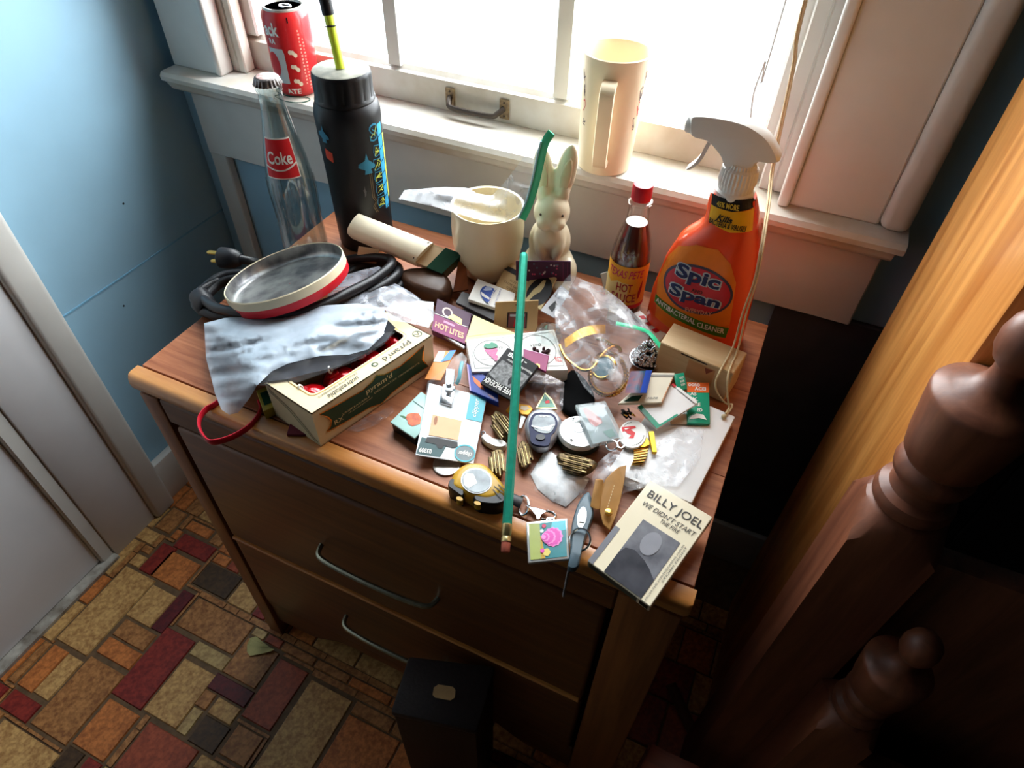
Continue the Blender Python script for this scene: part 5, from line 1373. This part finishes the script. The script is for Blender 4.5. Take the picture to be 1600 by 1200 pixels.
yg = mat('yellow_gold_plate', (224, 172, 50), .3, .8, scale=120, var=.12)
gc = thing('gold_tie_bar', mm(1018, 690, 14), 'yellow gold tie bar with a scalloped crest on the white sheet', 'tie bar')
for nm, pts, z, th_ in (('bar', ((1225, 432), (1295, 425), (1335, 690), (1275, 690)), 21, 3.5), ('crest', ((1090, 605), (1140, 560), (1170, 500), (1210, 510), (1240, 560), (1240, 600), (1180, 625), (1110, 630)), 18.5, 2.5)):
    a_ = [mm(*z8(*p), z) for p in pts]; prism(nm, a_, [p - V((0, 0, th_ / 1000)) for p in a_], yg, gc, .0005)
gb2 = thing('gold_band_piece', mm(1000, 715, 14), 'curved gold mesh watchband piece lying below the tie bar', 'watchband')
rs = []
for t in range(9):
    f_ = t / 8; a, b = V((1040, 670, 0)).lerp(V((990, 890, 0)), f_), V((1225, 632, 0)).lerp(V((1120, 880, 0)), f_)
    bow = 1 + .35 * math.sin(f_ * PI)
    rs.append([mm(*z8(a.x + 25 * math.sin(f_ * PI), a.y), 16 + 4 * math.sin(f_ * PI)), mm(*z8(b.x + 25 * math.sin(f_ * PI), b.y), 16 + 4 * math.sin(f_ * PI)), mm(*z8(b.x + 25 * math.sin(f_ * PI), b.y), 15), mm(*z8(a.x + 25 * math.sin(f_ * PI), a.y), 15)])
rings('mesh_band', rs, mat('mesh_gold', (196, 160, 96), .35, .9, scale=400, var=.4, bump=.3), gb2, True, True, False)
for f_ in (.0, .14, .28, .42, .56, .70, .84):
    a, b = V((1040, 670, 0)).lerp(V((990, 890, 0)), f_), V((1225, 632, 0)).lerp(V((1120, 880, 0)), f_)
    tube('link', [mm(*z8(a.x + 25 * math.sin(f_ * PI), a.y), 16.6 + 4 * math.sin(f_ * PI)), mm(*z8(b.x + 25 * math.sin(f_ * PI), b.y), 16.6 + 4 * math.sin(f_ * PI))], .0006, gold, gb2, 5)

# ---- clumps of brassy ribbed pieces
brs = mat('antique_brass', (112, 94, 62), .42, .7, scale=260, col2=(58, 46, 32), bump=.3); brl = mat('bright_brass', (170, 150, 104), .38, .8, scale=300, col2=(110, 92, 58))
def clump(pts, d, zt, label, seed, z0=.4):
    o, c_ = pebble('brass_clump', pts, z0, zt, brs, label, 'jewellery', 'brassy ribbed pieces', prof=((0, .92), (.5, 1), (.9, .9), (1, .8)), n=2)
    r_ = random.Random(seed); cx = sum(p[0] for p in pts) / len(pts); cy = sum(p[1] for p in pts) / len(pts)
    L = math.hypot(*d); dx, dy = d[0] / L, d[1] / L
    for k in range(9):
        s = (k - 4) / 4; wd = max(abs((p[0] - cx) * -dy + (p[1] - cy) * dx) for p in pts) * .82
        ox, oy = cx - dy * wd * s, cy + dx * wd * s; hl = L * (.5 - .18 * abs(s)) * r_.uniform(.75, 1.0); j = r_.uniform(-.12, .12) * L
        a = (ox + dx * (j - hl), oy + dy * (j - hl)); b = (ox + dx * (j + hl), oy + dy * (j + hl)); z = zt + r_.uniform(-1.2, 1.6)
        tube('rib', [mm(*a, z), mm((a[0] + b[0]) / 2, (a[1] + b[1]) / 2, z + r_.uniform(0, 1)), mm(*b, z)], .0008 + .0005 * r_.random(), brl if k % 2 else brs, o, 5)
    return o
clump([(768, 656), (773, 644), (784, 649), (799, 662), (801, 680), (791, 687), (772, 676)], (26, 34), 12, 'brassy ribbed clump between the clipper pack and the long pencil', 1)
clump([(764, 722), (768, 708), (776, 704), (786, 705), (790, 720), (785, 743), (776, 744), (766, 733)], (4, 38), 9, 'brassy ribbed clump behind the mustard stopwatch', 2)
clump([(808, 702), (816, 690), (824, 696), (831, 706), (829, 720), (821, 732), (811, 728)], (8, 38), 10, 'brassy ribbed clump between pencil and pedometer', 3)
clump([z8(*p) for p in ((95, 710), (330, 745), (560, 810), (580, 880), (420, 990), (160, 920), (150, 850), (85, 800))], (52, 13), 17, 'brassy ribbed bar resting on the bag of white cotton', 4, 10)

# ---- bag of white stuffing
cbag = thing('cotton_bag', mm(872, 750, 0), 'small clear bag stuffed with bright white cotton', 'bag')
cp_ = [(829, 741, .6), (850, 706, 1), (862, 706, 3), (874, 716, 6), (905, 735, 6), (921, 748, 4), (912, 766, .8), (884, 792, .6), (862, 783, .6), (840, 764, .6)]
sheet('cotton', cp_, mat('white_cotton', (250, 250, 250), .8, var=.02, scale=160, bump=.2), cbag, 7, .8, 60, 5, 1.0)
sheet('film', [(825, 742, .5), (852, 702, 2), (862, 703, 5), (876, 714, 9), (908, 734, 9), (926, 748, 5), (916, 768, 2), (885, 796, .5), (860, 788, .5), (836, 768, .5)], film('cotton_film', (250, 250, 250), .04, .3, .1, 60), cbag, 9.5, 1, 60, 5, 2.0, fold=(.5, .08, 2))

# ---- white box with its crumpled wrapping
wb, q = slab('white_flat_box', (1040, 604), (1149, 651), (1081, 786), (950, 735), (14.5, 14.5, 14, 14), 14, mat('plain_white_card', (232, 231, 230), .3, var=.02), 'flat glossy white box along the right end of the dresser', 'box', bevel=.0012, seg=2)
o = sheet('clear_wrapper', [(935, 722, 16), (960, 700, 17), (985, 715, 18), (1010, 735, 17), (1030, 690, 17), (1060, 668, 17), (1100, 672, 16.5), (1095, 715, 16), (1060, 760, 16), (1020, 758, 16), (975, 770, 9), (952, 792, 3), (930, 775, 3), (925, 745, 10)], film('wrapper_film', (240, 240, 244), .10, .5, .14, 50), None, 1.5, 2, 90, 5, 7.0, ridge=1.5)
tag(o, 'crinkled clear wrapper spread across the flat white box', 'wrapper')

# ---- leather sheath
sh = thing('leather_sheath', mm(950, 780, 0), 'tan leather pocket sheath with curved tip and a snap stud', 'sheath')
lth = mat('tan_leather', (168, 122, 66), .5, scale=90, var=.15, bump=.15)
pts = [kG(*p) for p in ((705, 740), (655, 752), (600, 795), (560, 840), (535, 900), (515, 1040), (545, 1150), (590, 1190), (635, 1090), (672, 950), (692, 850))]
zz = [21, 20, 19, 18, 17, 13, 9, 7, 10, 14, 18]
a_ = [mm(p[0], p[1], z) for p, z in zip(pts, zz)]
prism('back_leaf', a_, [p - V((0, 0, .0018)) for p in a_], lth, sh, .0004)
pts2 = [kG(*p) for p in ((490, 835), (545, 842), (550, 900), (525, 1045), (500, 1052), (452, 1030))]
rs = [[mm(p[0], p[1], z + 3 * math.sin(i)) for i, p in enumerate(pts2)] for z in (9, 15, 18)]
prism('fold', [mm(p[0], p[1], 21 if i in (0, 1) else 14) for i, p in enumerate(pts2)], [mm(p[0], p[1], 14 if i in (0, 1) else 8) for i, p in enumerate(pts2)], lth, sh, .0015, 2)
st_ = mm(*kG(582, 1070), 14); lathe('snap_stud', [(.0036, -.001), (.0036, .0018), (.002, .0026), (.001, .0026)], st_, brass, sh, 16)
for k in range(9):
    p = V((*kG(622 - 6 * k, 880 + 20 * k), 0)); p2 = V((*kG(618 - 6 * k, 892 + 20 * k), 0)); tube('stitch', [mm(p.x, p.y, 21.5 - k * .8), mm(p2.x, p2.y, 21 - k * .8)], .0004, cream, sh, 4)

# ---- grey utility cutter with chain, flower key tag
ut = thing('utility_cutter', mm(906, 830, 0), 'grey pocket utility cutter with silver slider and bead chain', 'cutter')
gp_ = mat('slate_plastic', (74, 92, 102), .4, var=.08)
pebble('handle', [y3(*p) for p in ((800, 200), (850, 195), (885, 370), (850, 500), (790, 680), (745, 870), (695, 915), (640, 890), (662, 770), (672, 560), (692, 420), (742, 280))], 1, 13, gp_, parent=ut, prof=((0, .9), (.4, 1), (.8, .96), (1, .82)))
plate('insert', y3, ell(775, 410, 42, 100, .16, 26), 13.8, 3, mat('light_silver_plastic', (206, 208, 208), .25, .3), ut); plate('slider', y3, [(765, 375), (808, 380), (798, 455), (752, 450)], 15, 2.4, steel, ut)
tube('split_ring', [mm(907 + 15.5 * math.cos(a), 843 + 17.5 * math.sin(a), 13.5 + 3.5 * math.cos(a + 1)) for a in [2 * PI * i / 30 for i in range(30)]], .0011, silver, ut, 6, True)
ch = [mm(891, 880, 9), mm(889.5, 887, 4)] + [ony(x, y, .2905) for x, y in ((888, 893), (886, 903), (884, 913), (882, 923), (880, 933))]
chs = spline(ch, 24); bm = bmesh.new()
tot = 0; last = None
for p in chs:
    if last is None or (p - last).length > .0030:
        d_ = bmesh.ops.create_icosphere(bm, subdivisions=2, radius=.0014)['verts']; bmesh.ops.translate(bm, verts=d_, vec=p); last = p
from_bm('bead_chain', bm, steel, ut, True)
ft_ = thing('flower_key_tag', mm(856, 845, 0), 'square clear key tag with a pink flower on teal', 'key tag')
o, q = slab('frame', y3(250, 452), y3(645, 412), y3(660, 800), y3(272, 838), (8, 9, 7, 7), 4.5, mat('clear_edge', (206, 208, 206), .12, .5, var=.05), parent=ft_, bevel=.0016, seg=2)
rect(q, (.06, .06, .94, .93), ink('tag_teal', (24, 116, 124), .2), ft_, h=.0004); rect(q, (.06, .06, .32, .93), ink('tag_olive', (150, 160, 84), .2), ft_, h=.0006); poly(q, [(.55, .66), (.94, .70), (.94, .93), (.62, .93)], ink('tag_cyan', (70, 176, 190), .2), ft_, h=.0006); poly(q, [(.32, .06), (.42, .06), (.36, .5), (.36, .6), (.32, .6)], ink('tag_amber', (176, 140, 40), .2), ft_, h=.0007)
def petals(cx, cy, r, n_, m_, h): poly(q, [(cx + r * (1 + .05 * math.cos(n_ * a)) * math.cos(a), cy + r * (1 + .05 * math.cos(n_ * a)) * math.sin(a)) for a in [2 * PI * i / 72 for i in range(72)]], m_, ft_, h=h, name='flower')
pk1 = ink('hot_pink', (206, 56, 160), .25); pk2 = ink('light_pink', (230, 130, 196), .25)
for i, (x, r) in enumerate(((.62, .23), (.60, .205), (.52, .165), (.50, .14), (.44, .10), (.425, .075), (.40, .05))): petals(x, .55, r, 12, pk2 if i % 2 == 0 else pk1, .0009 + i * .0002)
petals(.45, .20, .09, 5, ink('flower_yellow', (206, 186, 90), .25), .001); petals(.35, .24, .05, 5, pk1, .0013); petals(.42, .84, .05, 5, ink('berry', (186, 30, 80), .25), .001); petals(.36, .72, .045, 6, ink('pale_bud', (200, 214, 206), .25), .001)
tube('loop', [mm(*y3(480 + 34 * math.cos(a), 432 + 16 * math.sin(a)), 7.5) for a in [2 * PI * i / 16 for i in range(16)]], .0011, silver, ft_, 6, True)

# ---- cassette single
cs2, q = slab('cassette_sleeve', y4(530, 150), y4(1018, 440), y4(530, 1140), y4(40, 782), (27, 27, 14, 14), 11, mat('sleeve_cream', (226, 214, 186), .2, var=.03, scale=30, coat=.3), 'cream cassette single sleeve with black lettering and grey photo', 'cassette', bevel=.0006)
gph = mat('photo_grey', (120, 120, 126), .22, scale=50, col2=(84, 84, 90), coat=.3); dph = mat('photo_dark', (70, 70, 76), .22, scale=40, col2=(48, 48, 54), coat=.3)
poly(q, [(0.003, .003), (.085, .003), (.085, .42), (0.003, .42)], ink('spine_grey', (116, 116, 122), .3), cs2)
rect(q, (.26, .01, .85, .62), gph, cs2); poly(q, [(.26, .01), (.85, .01), (.85, .20), (.72, .26), (.60, .30), (.42, .33), (.30, .30), (.26, .22)], dph, cs2, h=.0006); poly(q, oval((.54, .46), (.13, .12), 26), ink('photo_mid', (140, 140, 146), .22), cs2, h=.0007)
bi = ink('soft_black', (44, 42, 44), .3)
write('BILLY JOEL', q, (.10, .81, .965, .915), bi, cs2, h=.0006); write("WE DIDN'T START", q, (.12, .735, .95, .785), bi, cs2, h=.0006, shear=.2); write('THE FIRE', q, (.46, .68, .76, .72), bi, cs2, h=.0006, shear=.2)
qs = Quad(q(.97, .02), q(.97, .62), q(.88, .62), q(.88, .02)); write('FROM THE FORTHCOMING ALBUM', qs, (.0, .62, 1, .90), thn, cs2, h=.0006); write('STORM FRONT', qs, (.35, .12, 1, .42), thn, cs2, h=.0006)
en2 = Quad(q(0, 0, -.0108), q(1, 0, -.0108), q(1, 0, -.0003), q(0, 0, -.0003)); rect(en2, (.03, .12, .80, .9), ink('spine_green', (74, 78, 66), .3), cs2); rect(en2, (.84, .2, .97, .85), blk, cs2)

# ================================================================== GOLD WATCH BAG AND RIGHT-HAND PILE
zb3 = thing('jewellery_bag', mm(930, 530, 10), 'clear zip bag holding gold watches beside the hot sauce', 'bag')
zo = [kC(*p) for p in ((380, 150), (520, 215), (640, 250), (800, 370), (1060, 625), (1000, 750), (870, 950), (870, 1010), (790, 1130), (600, 1200), (490, 1090), (330, 800), (262, 700), (250, 480), (262, 330), (330, 200))]
zh = [52, 50, 48, 46, 40, 40, 36, 34, 28, 26, 26, 30, 32, 36, 42, 50]
sheet('film', [p + (h,) for p, h in zip(zo, zh)], film('jewel_film', (236, 240, 244), .09, .55, .06, 26, (.5, .68)), zb3, 8, 2, 35, 6, 5.0, fold=(.9, .03, 9))
sheet('under_film', [p + (max(4, h - 22),) for p, h in zip(zo, zh)], film('jewel_film2', (220, 226, 232), .05, .2, .15, 24), zb3, -6, 2, 50, 9, 9.0)
tube('zip_strip', spline([mm(*kC(*p), z) for p, z in (((760, 560), 48), ((900, 590), 46), ((1020, 630), 42), ((1080, 690), 40), ((1135, 760), 36))], 4), .003, zipg, zb3, 8, flat=(.0035, .001))
wt = thing('gold_watch', mm(950, 585, 10), 'gold wristwatch with a blue-grey face inside the zip bag', 'watch')
bnd = [mm(950 + 28 * math.cos(a) , 585 + 32 * math.sin(a), 22 + 8 * math.sin(a * 1.0 + 2.4)) for a in [2 * PI * i / 40 for i in range(40)]]
tube('bracelet', bnd, .003, gold, wt, 8, True, flat=(.0014, .0048))
wc = mm(944, 575, 32); wn_ = V((-.35, -.5, .8)).normalized()
lathe('case', [(.0125, -.004), (.0145, -.002), (.0145, .002), (.0125, .0034), (.0115, .003)], wc, gold, wt, 36, axis=wn_, cap1=False)
lathe('dial', [(.0118, .0024), (.001, .0026)], wc, mat('blue_dial', (96, 128, 140), .2, .3), wt, 30, False, axis=wn_)
for k in range(30):
    a = 2 * PI * k / 36 - .6; p = mm(950 + 28 * math.cos(a), 585 + 32 * math.sin(a), 22 + 8 * math.sin(a + 2.4)); ball('link', p, .0036, gold, wt, 1, (1, 1, .8))
w2 = thing('gold_bangle', mm(905, 540, 10), 'wide brushed gold bangle piece inside the zip bag', 'bangle')
rs = []
for k in range(15):
    f_ = k / 14; p = V((*kC(330 + 340 * f_, 730 - 120 * f_ - 40 * math.sin(f_ * PI)), 0)); z = 30 + 8 * math.sin(f_ * PI)
    rs.append([mm(p.x, p.y - 7, z), mm(p.x + 1, p.y + 7, z - 2), mm(p.x + 1, p.y + 7, z - 4), mm(p.x, p.y - 7, z - 2)])
rings('band', rs, mat('brushed_gold', (196, 146, 66), .3, .95, scale=300, var=.25), w2)
w3 = thing('gold_chain', mm(900, 580, 10), 'thin gold necklace loop showing through the zip bag', 'necklace')
tube('chain', spline([mm(*kC(*p), z) for p, z in (((290, 740), 30), ((330, 830), 27), ((400, 900), 26), ((480, 950), 27), ((560, 940), 30), ((620, 860), 34), ((680, 790), 36), ((760, 740), 36))], 6), .0016, gold, w3, 6)
w4 = tag(tube('gold_ring_chain', spline([mm(*kC(*p), z) for p, z in (((600, 690), 36), ((660, 700), 37), ((720, 740), 36), ((780, 760), 35), ((800, 800), 33))], 5), .0022, gold, None, 8), 'short thick gold chain end by the gold watch', 'chain')
# crystal stopper
cr = V((*kC(195, 640), 0)); cp0 = mm(cr.x, cr.y, 30)
bm = bmesh.new(); bmesh.ops.create_icosphere(bm, subdivisions=2, radius=.0165)
bmesh.ops.translate(bm, verts=bm.verts, vec=cp0 - V((0, 0, .004)))
o = from_bm('crystal_stopper', bm, glass('crystal', (236, 242, 242), 1.6, .05, .12), None, False); tag(o, 'faceted clear crystal stopper beside the grape box', 'stopper')
lathe('stem', [(.008, -.030), (.006, -.014), (.007, -.010)], cp0, MATS['crystal'], o, 12)
# black pouch
pebble('black_pouch', [(892, 578), (912, 590), (928, 615), (928, 640), (914, 652), (892, 650), (877, 636), (876, 606)], .5, 8, mat('black_velvet', (9, 9, 10), 1.0, var=.2, spec=.1), 'soft black velvet pouch under the gold watch bag', 'pouch', prof=((0, .95), (.3, 1), (.7, .95), (.92, .86), (1, .74)))
# little bag with a triangular pin, and a yellow pin
lb_ = thing('pin_bag', mm(850, 620, 0), 'tiny clear bag holding a green triangular enamel pin', 'bag')
sheet('film', [(818, 590, 16), (840, 578, 24), (862, 588, 22), (882, 598, 16), (879, 640, 4), (870, 646, 3), (836, 641, 4), (822, 625, 8)], film('pin_film', (226, 220, 226), .16, .5, .12, 60), lb_, 4, 3, 90, 4, 3.0)
a_ = [mm(*z5(*p), 9) for p in ((1115, 120), (1240, 240), (1310, 390), (1130, 395), (960, 380), (1040, 240))]; prism('pin', a_, [p - V((0, 0, .0025)) for p in a_], mat('pin_cream', (206, 196, 140), .3, .4), lb_, .0005)
PS2 = lambda x, y, h=0.0: mm(*z5(x, y), 9) + V((0, 0, h)); poly(PS2, [(1110, 150), (1210, 250), (1280, 365), (1000, 365), (1070, 240)], ink('enamel_green', (50, 130, 100), .2), lb_, h=.0003); poly(PS2, [(1110, 280), (1180, 250), (1190, 300), (1130, 310)], red, lb_, h=.0006)
rect(PS2, (1090, 20, 1360, -60), ink('card_beige', (206, 196, 176)), lb_, h=.003)
yp = thing('yellow_pin', mm(820, 636, 0), 'yellow enamel bar pin between the pencil and the pin bag', 'pin')
for pts, z in ((((500, 410), (610, 265), (640, 285), (545, 440)), 10), (((700, 300), (880, 330), (925, 385), (860, 480), (750, 470), (690, 400)), 8)):
    a_ = [mm(*z5(*p), z) for p in pts]; prism('plate', a_, [p - V((0, 0, .0025)) for p in a_], mat('amber_enamel', (222, 160, 50), .3, .2, var=.08), yp, .0005)
PS3 = lambda x, y, h=0.0: mm(*z5(x, y), 8) + V((0, 0, h)); poly(PS3, [(740, 340), (840, 350), (880, 390), (800, 420), (730, 390)], ink('pin_inset', (206, 186, 160), .3), yp, h=.0003)
wk = thing('white_pocketknife', mm(770, 692, 0), 'small white pocketknife with a round shield below the brass clump', 'pocketknife')
pebble('scale', [z5(*p) for p in ((115, 850), (180, 800), (300, 880), (420, 900), (500, 930), (522, 975), (470, 1020), (340, 1015), (190, 940))], .4, 8, whitep, parent=wk, prof=((0, .94), (.5, 1), (.85, .95), (1, .86)))
WS = lambda x, y, h=0.0: mm(*z5(x, y), 8) + V((0, 0, h)); poly(WS, ell(222, 890, 38, 26, .3, 16), steel, wk, h=.0004, name='shield')
tube('bail', [mm(*z5(150 + 30 * math.cos(a), 770 + 26 * math.sin(a)), 4) for a in [2 * PI * i / 12 for i in range(12)]], .0009, steel, wk, 5, True)
slab('clear_strip', z5(740, 480), z5(820, 510), z5(745, 690), z5(705, 690), 6, 1.2, ink('pearl_strip', (226, 230, 226), .15), 'pearly white plastic strip leaning beside the pedometer', 'strip')

# ---- right pile: bead chain, wood box, matchbooks
bdp = thing('bead_necklace', mm(1012, 553, 0), 'heap of steel ball chain in a shallow metal dish', 'necklace')
rb2 = random.Random(8); bm = bmesh.new(); cbx = mm(1013, 553, 14)
for k in range(210):
    a = rb2.uniform(0, 2 * PI); r_ = .0165 * math.sqrt(rb2.random()); z = .006 + .026 * (1 - (r_ / .0175) ** 2) * rb2.uniform(.75, 1)
    d_ = bmesh.ops.create_icosphere(bm, subdivisions=2, radius=.0023)['verts']; bmesh.ops.translate(bm, verts=d_, vec=(cbx.x + r_ * math.cos(a), cbx.y + r_ * math.sin(a), TZ + z))
tag(from_bm('beads', bm, mat('bead_steel', (190, 190, 192), .2, .9, var=.1), bdp, True), kind='stuff')
lathe('core', [(.0150, .004), (.0130, .012), (.007, .021), (.001, .024)], (cbx.x, cbx.y, TZ), blackp, bdp, 20)
lathe('dish', [(.016, .0004), (.0195, .004), (.0205, .007), (.0195, .007), (.0165, .0035), (.001, .003)], (cbx.x, cbx.y, TZ), silver, bdp, 32)
o, q = slab('red_white_matchbook', (990, 489), (1000, 485), (1042, 521), (1030, 534), (9, 9, 8, 8), 5, wht, 'white matchbook with red lettering at the foot of the cleaner', 'matchbook', MG)
for k in range(3): poly(q, [(.2 + .0 * k, .86 - .25 * k), (.8, .80 - .25 * k), (.7, .68 - .25 * k), (.3, .72 - .25 * k)], red, o)
slab('folded_paper', (938, 428), (950, 424), (958, 452), (944, 454), (24, 24, 2, 2), 1.2, ink('ivory_paper', (206, 196, 176), .5), 'folded ivory paper scrap standing beside the hot sauce', 'paper')
slab('cork_block', (955, 470), (972, 474), (966, 492), (950, 486), (14, 14, 14, 14), 12, mat('cork', (196, 172, 136), .7, scale=120, var=.2), 'small pale cork block in front of the hot sauce', 'block')
wbx = thing('wooden_slot_box', mm(1090, 560, 0), 'small pale wooden slotted box in front of the cleaner', 'box')
wbm = wood('pale_wood', (206, 178, 136), (182, 150, 106), 'X', 5, 10, .5)
tq = [mm(1053, 504, 45), mm(1168, 551, 45), mm(1146, 585, 45), mm(1032, 535, 45)]
dd = V((0, 0, -.0445)); prism('body', tq, [p + dd for p in tq], wbm, wbx, .001)
fq = Quad(tq[3] + dd, tq[2] + dd, tq[2], tq[3]); rect(fq, (.30, .93, .66, .975), ink('slot_dark', (60, 48, 36)), wbx, name='slot'); rect(fq, (.42, .30, .78, .88), mat('tape_tan', (196, 142, 92), .4), wbx, name='tape'); poly(fq, [(.64, .84), (.76, .86), (.68, .66)], ink('tape_mark', (130, 62, 40)), wbx, h=.0006)
tqq = Quad(tq[3], tq[2], tq[1], tq[0]); poly(tqq, [(.72, .02), (.99, .02), (.99, .42), (.86, .34), (.82, .14)], mat('pale_wood2', (196, 160, 112), .5), wbx)
grn = ink('emerald_card', (34, 150, 116), .25); orn = ink('bright_orange', (232, 104, 40), .3)
o, q = slab('green_orange_matchbook', z7(1130, 370), z7(1480, 380), z7(1500, 1020), z7(1140, 1010), (22, 22, 19, 19), 4, grn, 'glossy green and orange matchbook beside the wooden box', 'matchbook', MG, bevel=.001, seg=2)
rect(q, (.01, .74, .99, .995), orn, o); write('OORO', q, (.06, .89, .58, .96), wht, o, bold=.03, h=.0006); write('ACEI', q, (.34, .79, .84, .87), wht, o, bold=.03, h=.0006)
for k, t_ in enumerate(('AS', 'K', 'RE', 'ED')): write(t_, q, (.14 + .10 * k, .66 - .13 * k, .42 + .08 * k, .74 - .13 * k), wht, o, bold=.02, h=.0006)
poly(q, [(.06, .08), (.18, .16), (.40, .22), (.70, .20), (.84, .08), (.5, .12)], wht, o, h=.0006, name='emblem')
slab('tan_matchbook_back', z7(860, 880), z7(1130, 860), z7(1140, 1015), z7(880, 1020), 17.5, 2, mat('beige_card', (206, 180, 150), .6), 'plain beige matchbook back sticking out under the green one', 'matchbook', MG)
o, q = slab('green_matchbook', z7(930, 240), z7(1090, 215), z7(1145, 470), z7(1000, 520), (30, 30, 24, 24), 3, grn, 'narrow green matchbook with white print behind the framed card', 'matchbook', MG, bevel=.001, seg=2)
for k in range(3): write('WAM', q, (.38, .62 - .2 * k, .8, .76 - .2 * k), wht, o, h=.0006)
o, q = slab('green_framed_card', z7(920, 390), z7(1310, 700), z7(660, 1100), z7(360, 760), (34, 30, 22, 26), 3, mat('white_gloss_card', (232, 230, 228), .25, var=.03), 'white card folder with glossy green corner edging', 'card')
rect(q, (.0, .0, 1.0, .10), grn, o, h=.0004); rect(q, (.93, .0, 1.0, .52), grn, o, h=.0005); line(q, [(.22, .97), (.97, .97)], .03, wht, o, h=.0012); poly(q, [(.0, .93), (.14, .93), (.14, .99), (.0, .99)], red, o, h=.0010)
o, q = slab('cream_note_matchbook', z7(600, 220), z7(950, 225), z7(745, 690), z7(60, 705), (40, 40, 32, 32), 4, mat('ivory_card', (230, 222, 200), .45, var=.04), 'ivory matchbook with a grey band on top of the green card', 'matchbook', MG)
rect(q, (.05, .86, .98, .93), ink('grey_band', (150, 146, 138)), o); line(q, [(.985, .02), (.985, .85)], .015, ink('orange_edge', (206, 150, 110)), o); write('1078', q, (.6, .12, .84, .18), thn, o); poly(q, [(.08, .06), (.42, .06), (.40, .26), (.14, .22)], ink('dark_green_print', (22, 66, 46)), o)
# blue curved pack
rs = []
for k in range(11):
    f_ = k / 10; L0 = V((*z7(165, 540), 0)).lerp(V((*z7(500, 545), 0)), f_); T0 = V((*z7(255, 200), 0)).lerp(V((*z7(590, 190), 0)), f_)
    hz_ = 41 + 7 * math.sin(PI * (f_ * .9 + .05)) ; rs.append([mm(L0.x, L0.y, hz_), mm(T0.x, T0.y, hz_ + 1), mm(T0.x, T0.y, hz_ - 1), mm(L0.x, L0.y, hz_ - 2)])
bp_ = rings('curved_blue_booklet', rs, mat('booklet_print', (48, 84, 108), .5, scale=90, col2=(120, 74, 84), spec=.15), None, True, True, False)
tag(bp_, 'curled booklet with a bright blue spine beside the gold watch', 'booklet')
rs2_ = [[r[0] + V((0, 0, .0006)), r[1] + V((0, 0, .0006)), r[1], r[0]] for r in rs[7:]]
rings('blue_spine', rs2_, ink('spine_blue', (44, 84, 190), .4), bp_, True, True, False)
ts = thing('tassel', mm(984, 646, 15), 'black and gold thread tassel beside the oval badge', 'tassel')
rt2 = random.Random(12)
for k in range(16):
    x0_, y0_ = 200 + rt2.uniform(-90, 60), 820 + rt2.uniform(-40, 60); x1_, y1_ = x0_ + rt2.uniform(20, 150), y0_ + rt2.uniform(30, 110); zt_ = rt2.uniform(17, 22)
    tube('thread', spline([mm(*z7(x0_, y0_), zt_), mm(*z7((x0_ + x1_) / 2 + rt2.uniform(-20, 20), (y0_ + y1_) / 2), zt_ + 2), mm(*z7(x1_, y1_), zt_ - 1)], 3), .0009, gold if k % 4 == 0 else mat('black_thread', (22, 20, 18), .8), ts, 5)
# ---- long pencil across everything
E0 = mm(790, 858, 7); T0 = CAM + ray(818.5, 397).normalized() * .735
pc = thing('long_pencil', E0, 'long metallic green pencil with brass ferrule laid across the clutter', 'pencil')
ax = (T0 - E0).normalized(); Lp_ = (T0 - E0).length
gm_ = mat('metallic_green', (42, 158, 132), .3, .35, scale=200, var=.15)
def hexr(p, r, n_=6): 
    a_ = ax.cross(V((0, 0, 1))).normalized(); b_ = a_.cross(ax); return [p + a_ * (r * math.cos(2 * PI * k / n_)) + b_ * (r * math.sin(2 * PI * k / n_)) for k in range(n_)]
rings('shaft', [hexr(E0 + ax * t, r) for t, r in ((.021, .0044), (Lp_ - .004, .0044), (Lp_, .0040))], gm_, pc, True, True, False)
lathe('ferrule', [(.0042, .006), (.0047, .0065), (.0047, .010), (.0043, .0105), (.0043, .012), (.0047, .0125), (.0047, .020), (.0048, .0215), (.0046, .0225)], E0, mat('ferrule_brass', (206, 186, 130), .3, .9, scale=200, var=.2), pc, 20, axis=ax)
lathe('eraser', [(.0034, -.003), (.0042, -.002), (.0042, .0065)], E0, mat('eraser_pink', (190, 100, 80), .8), pc, 18, axis=ax)

# ---- blind cord hanging from the window head, its loop on the white box
cdm = mat('cotton_cord', (206, 184, 144), .8, scale=300, var=.15)
bc = thing('blind_cord', (ony(1290, -120, .78).x, .78, 1.1), 'pale knotted blind cord hanging past the cleaner onto the white box', 'cord')
top = ony(1268, -40, .775); hi_ = V((top.x + .003, .778, 1.93))
base_ = [hi_, V((top.x + .001, .777, 1.4)), top, ony(1237, 110, .77), ony(1207, 255, .755), ony(1199, 320, .70), ony(1188, 390, .622), ony(1178, 440, .612)]
sa = base_ + [ony(1160, 490, .606), mm(1146, 540, 49), mm(1126, 578, 47), ony(1118, 598, .541), ony(1121, 614, .536), mm(1134, 630, 17.5), mm(1144, 632, 17), mm(1140, 642, 16.5), mm(1131, 650, 16.2)]
sb2 = [p + V((.0022, .0004, 0)) for p in base_] + [ony(1166, 490, .606), mm(1153, 545, 49), mm(1138, 584, 47), ony(1137, 618, .536), mm(1139, 636, 18), mm(1134, 646, 17.5)]
tube('strand', spline(sa, 6), .0011, cdm, bc, 6); tube('strand', spline(sb2, 6), .0011, cdm, bc, 6)
ball('knot', mm(1131, 651, 16.8), .0028, cdm, bc, 2)
tc2 = tag(tube('thin_cord', spline([V((ony(1228, 0, .842).x, .838, 1.9)), ony(1228, 0, .838), ony(1196, 95, .838), ony(1178, 145, .836), ony(1172, 195, .834)], 6), .0009, mat('grey_cord', (196, 196, 194), .8), None, 5), 'thin grey cord hanging against the window pane', 'cord')
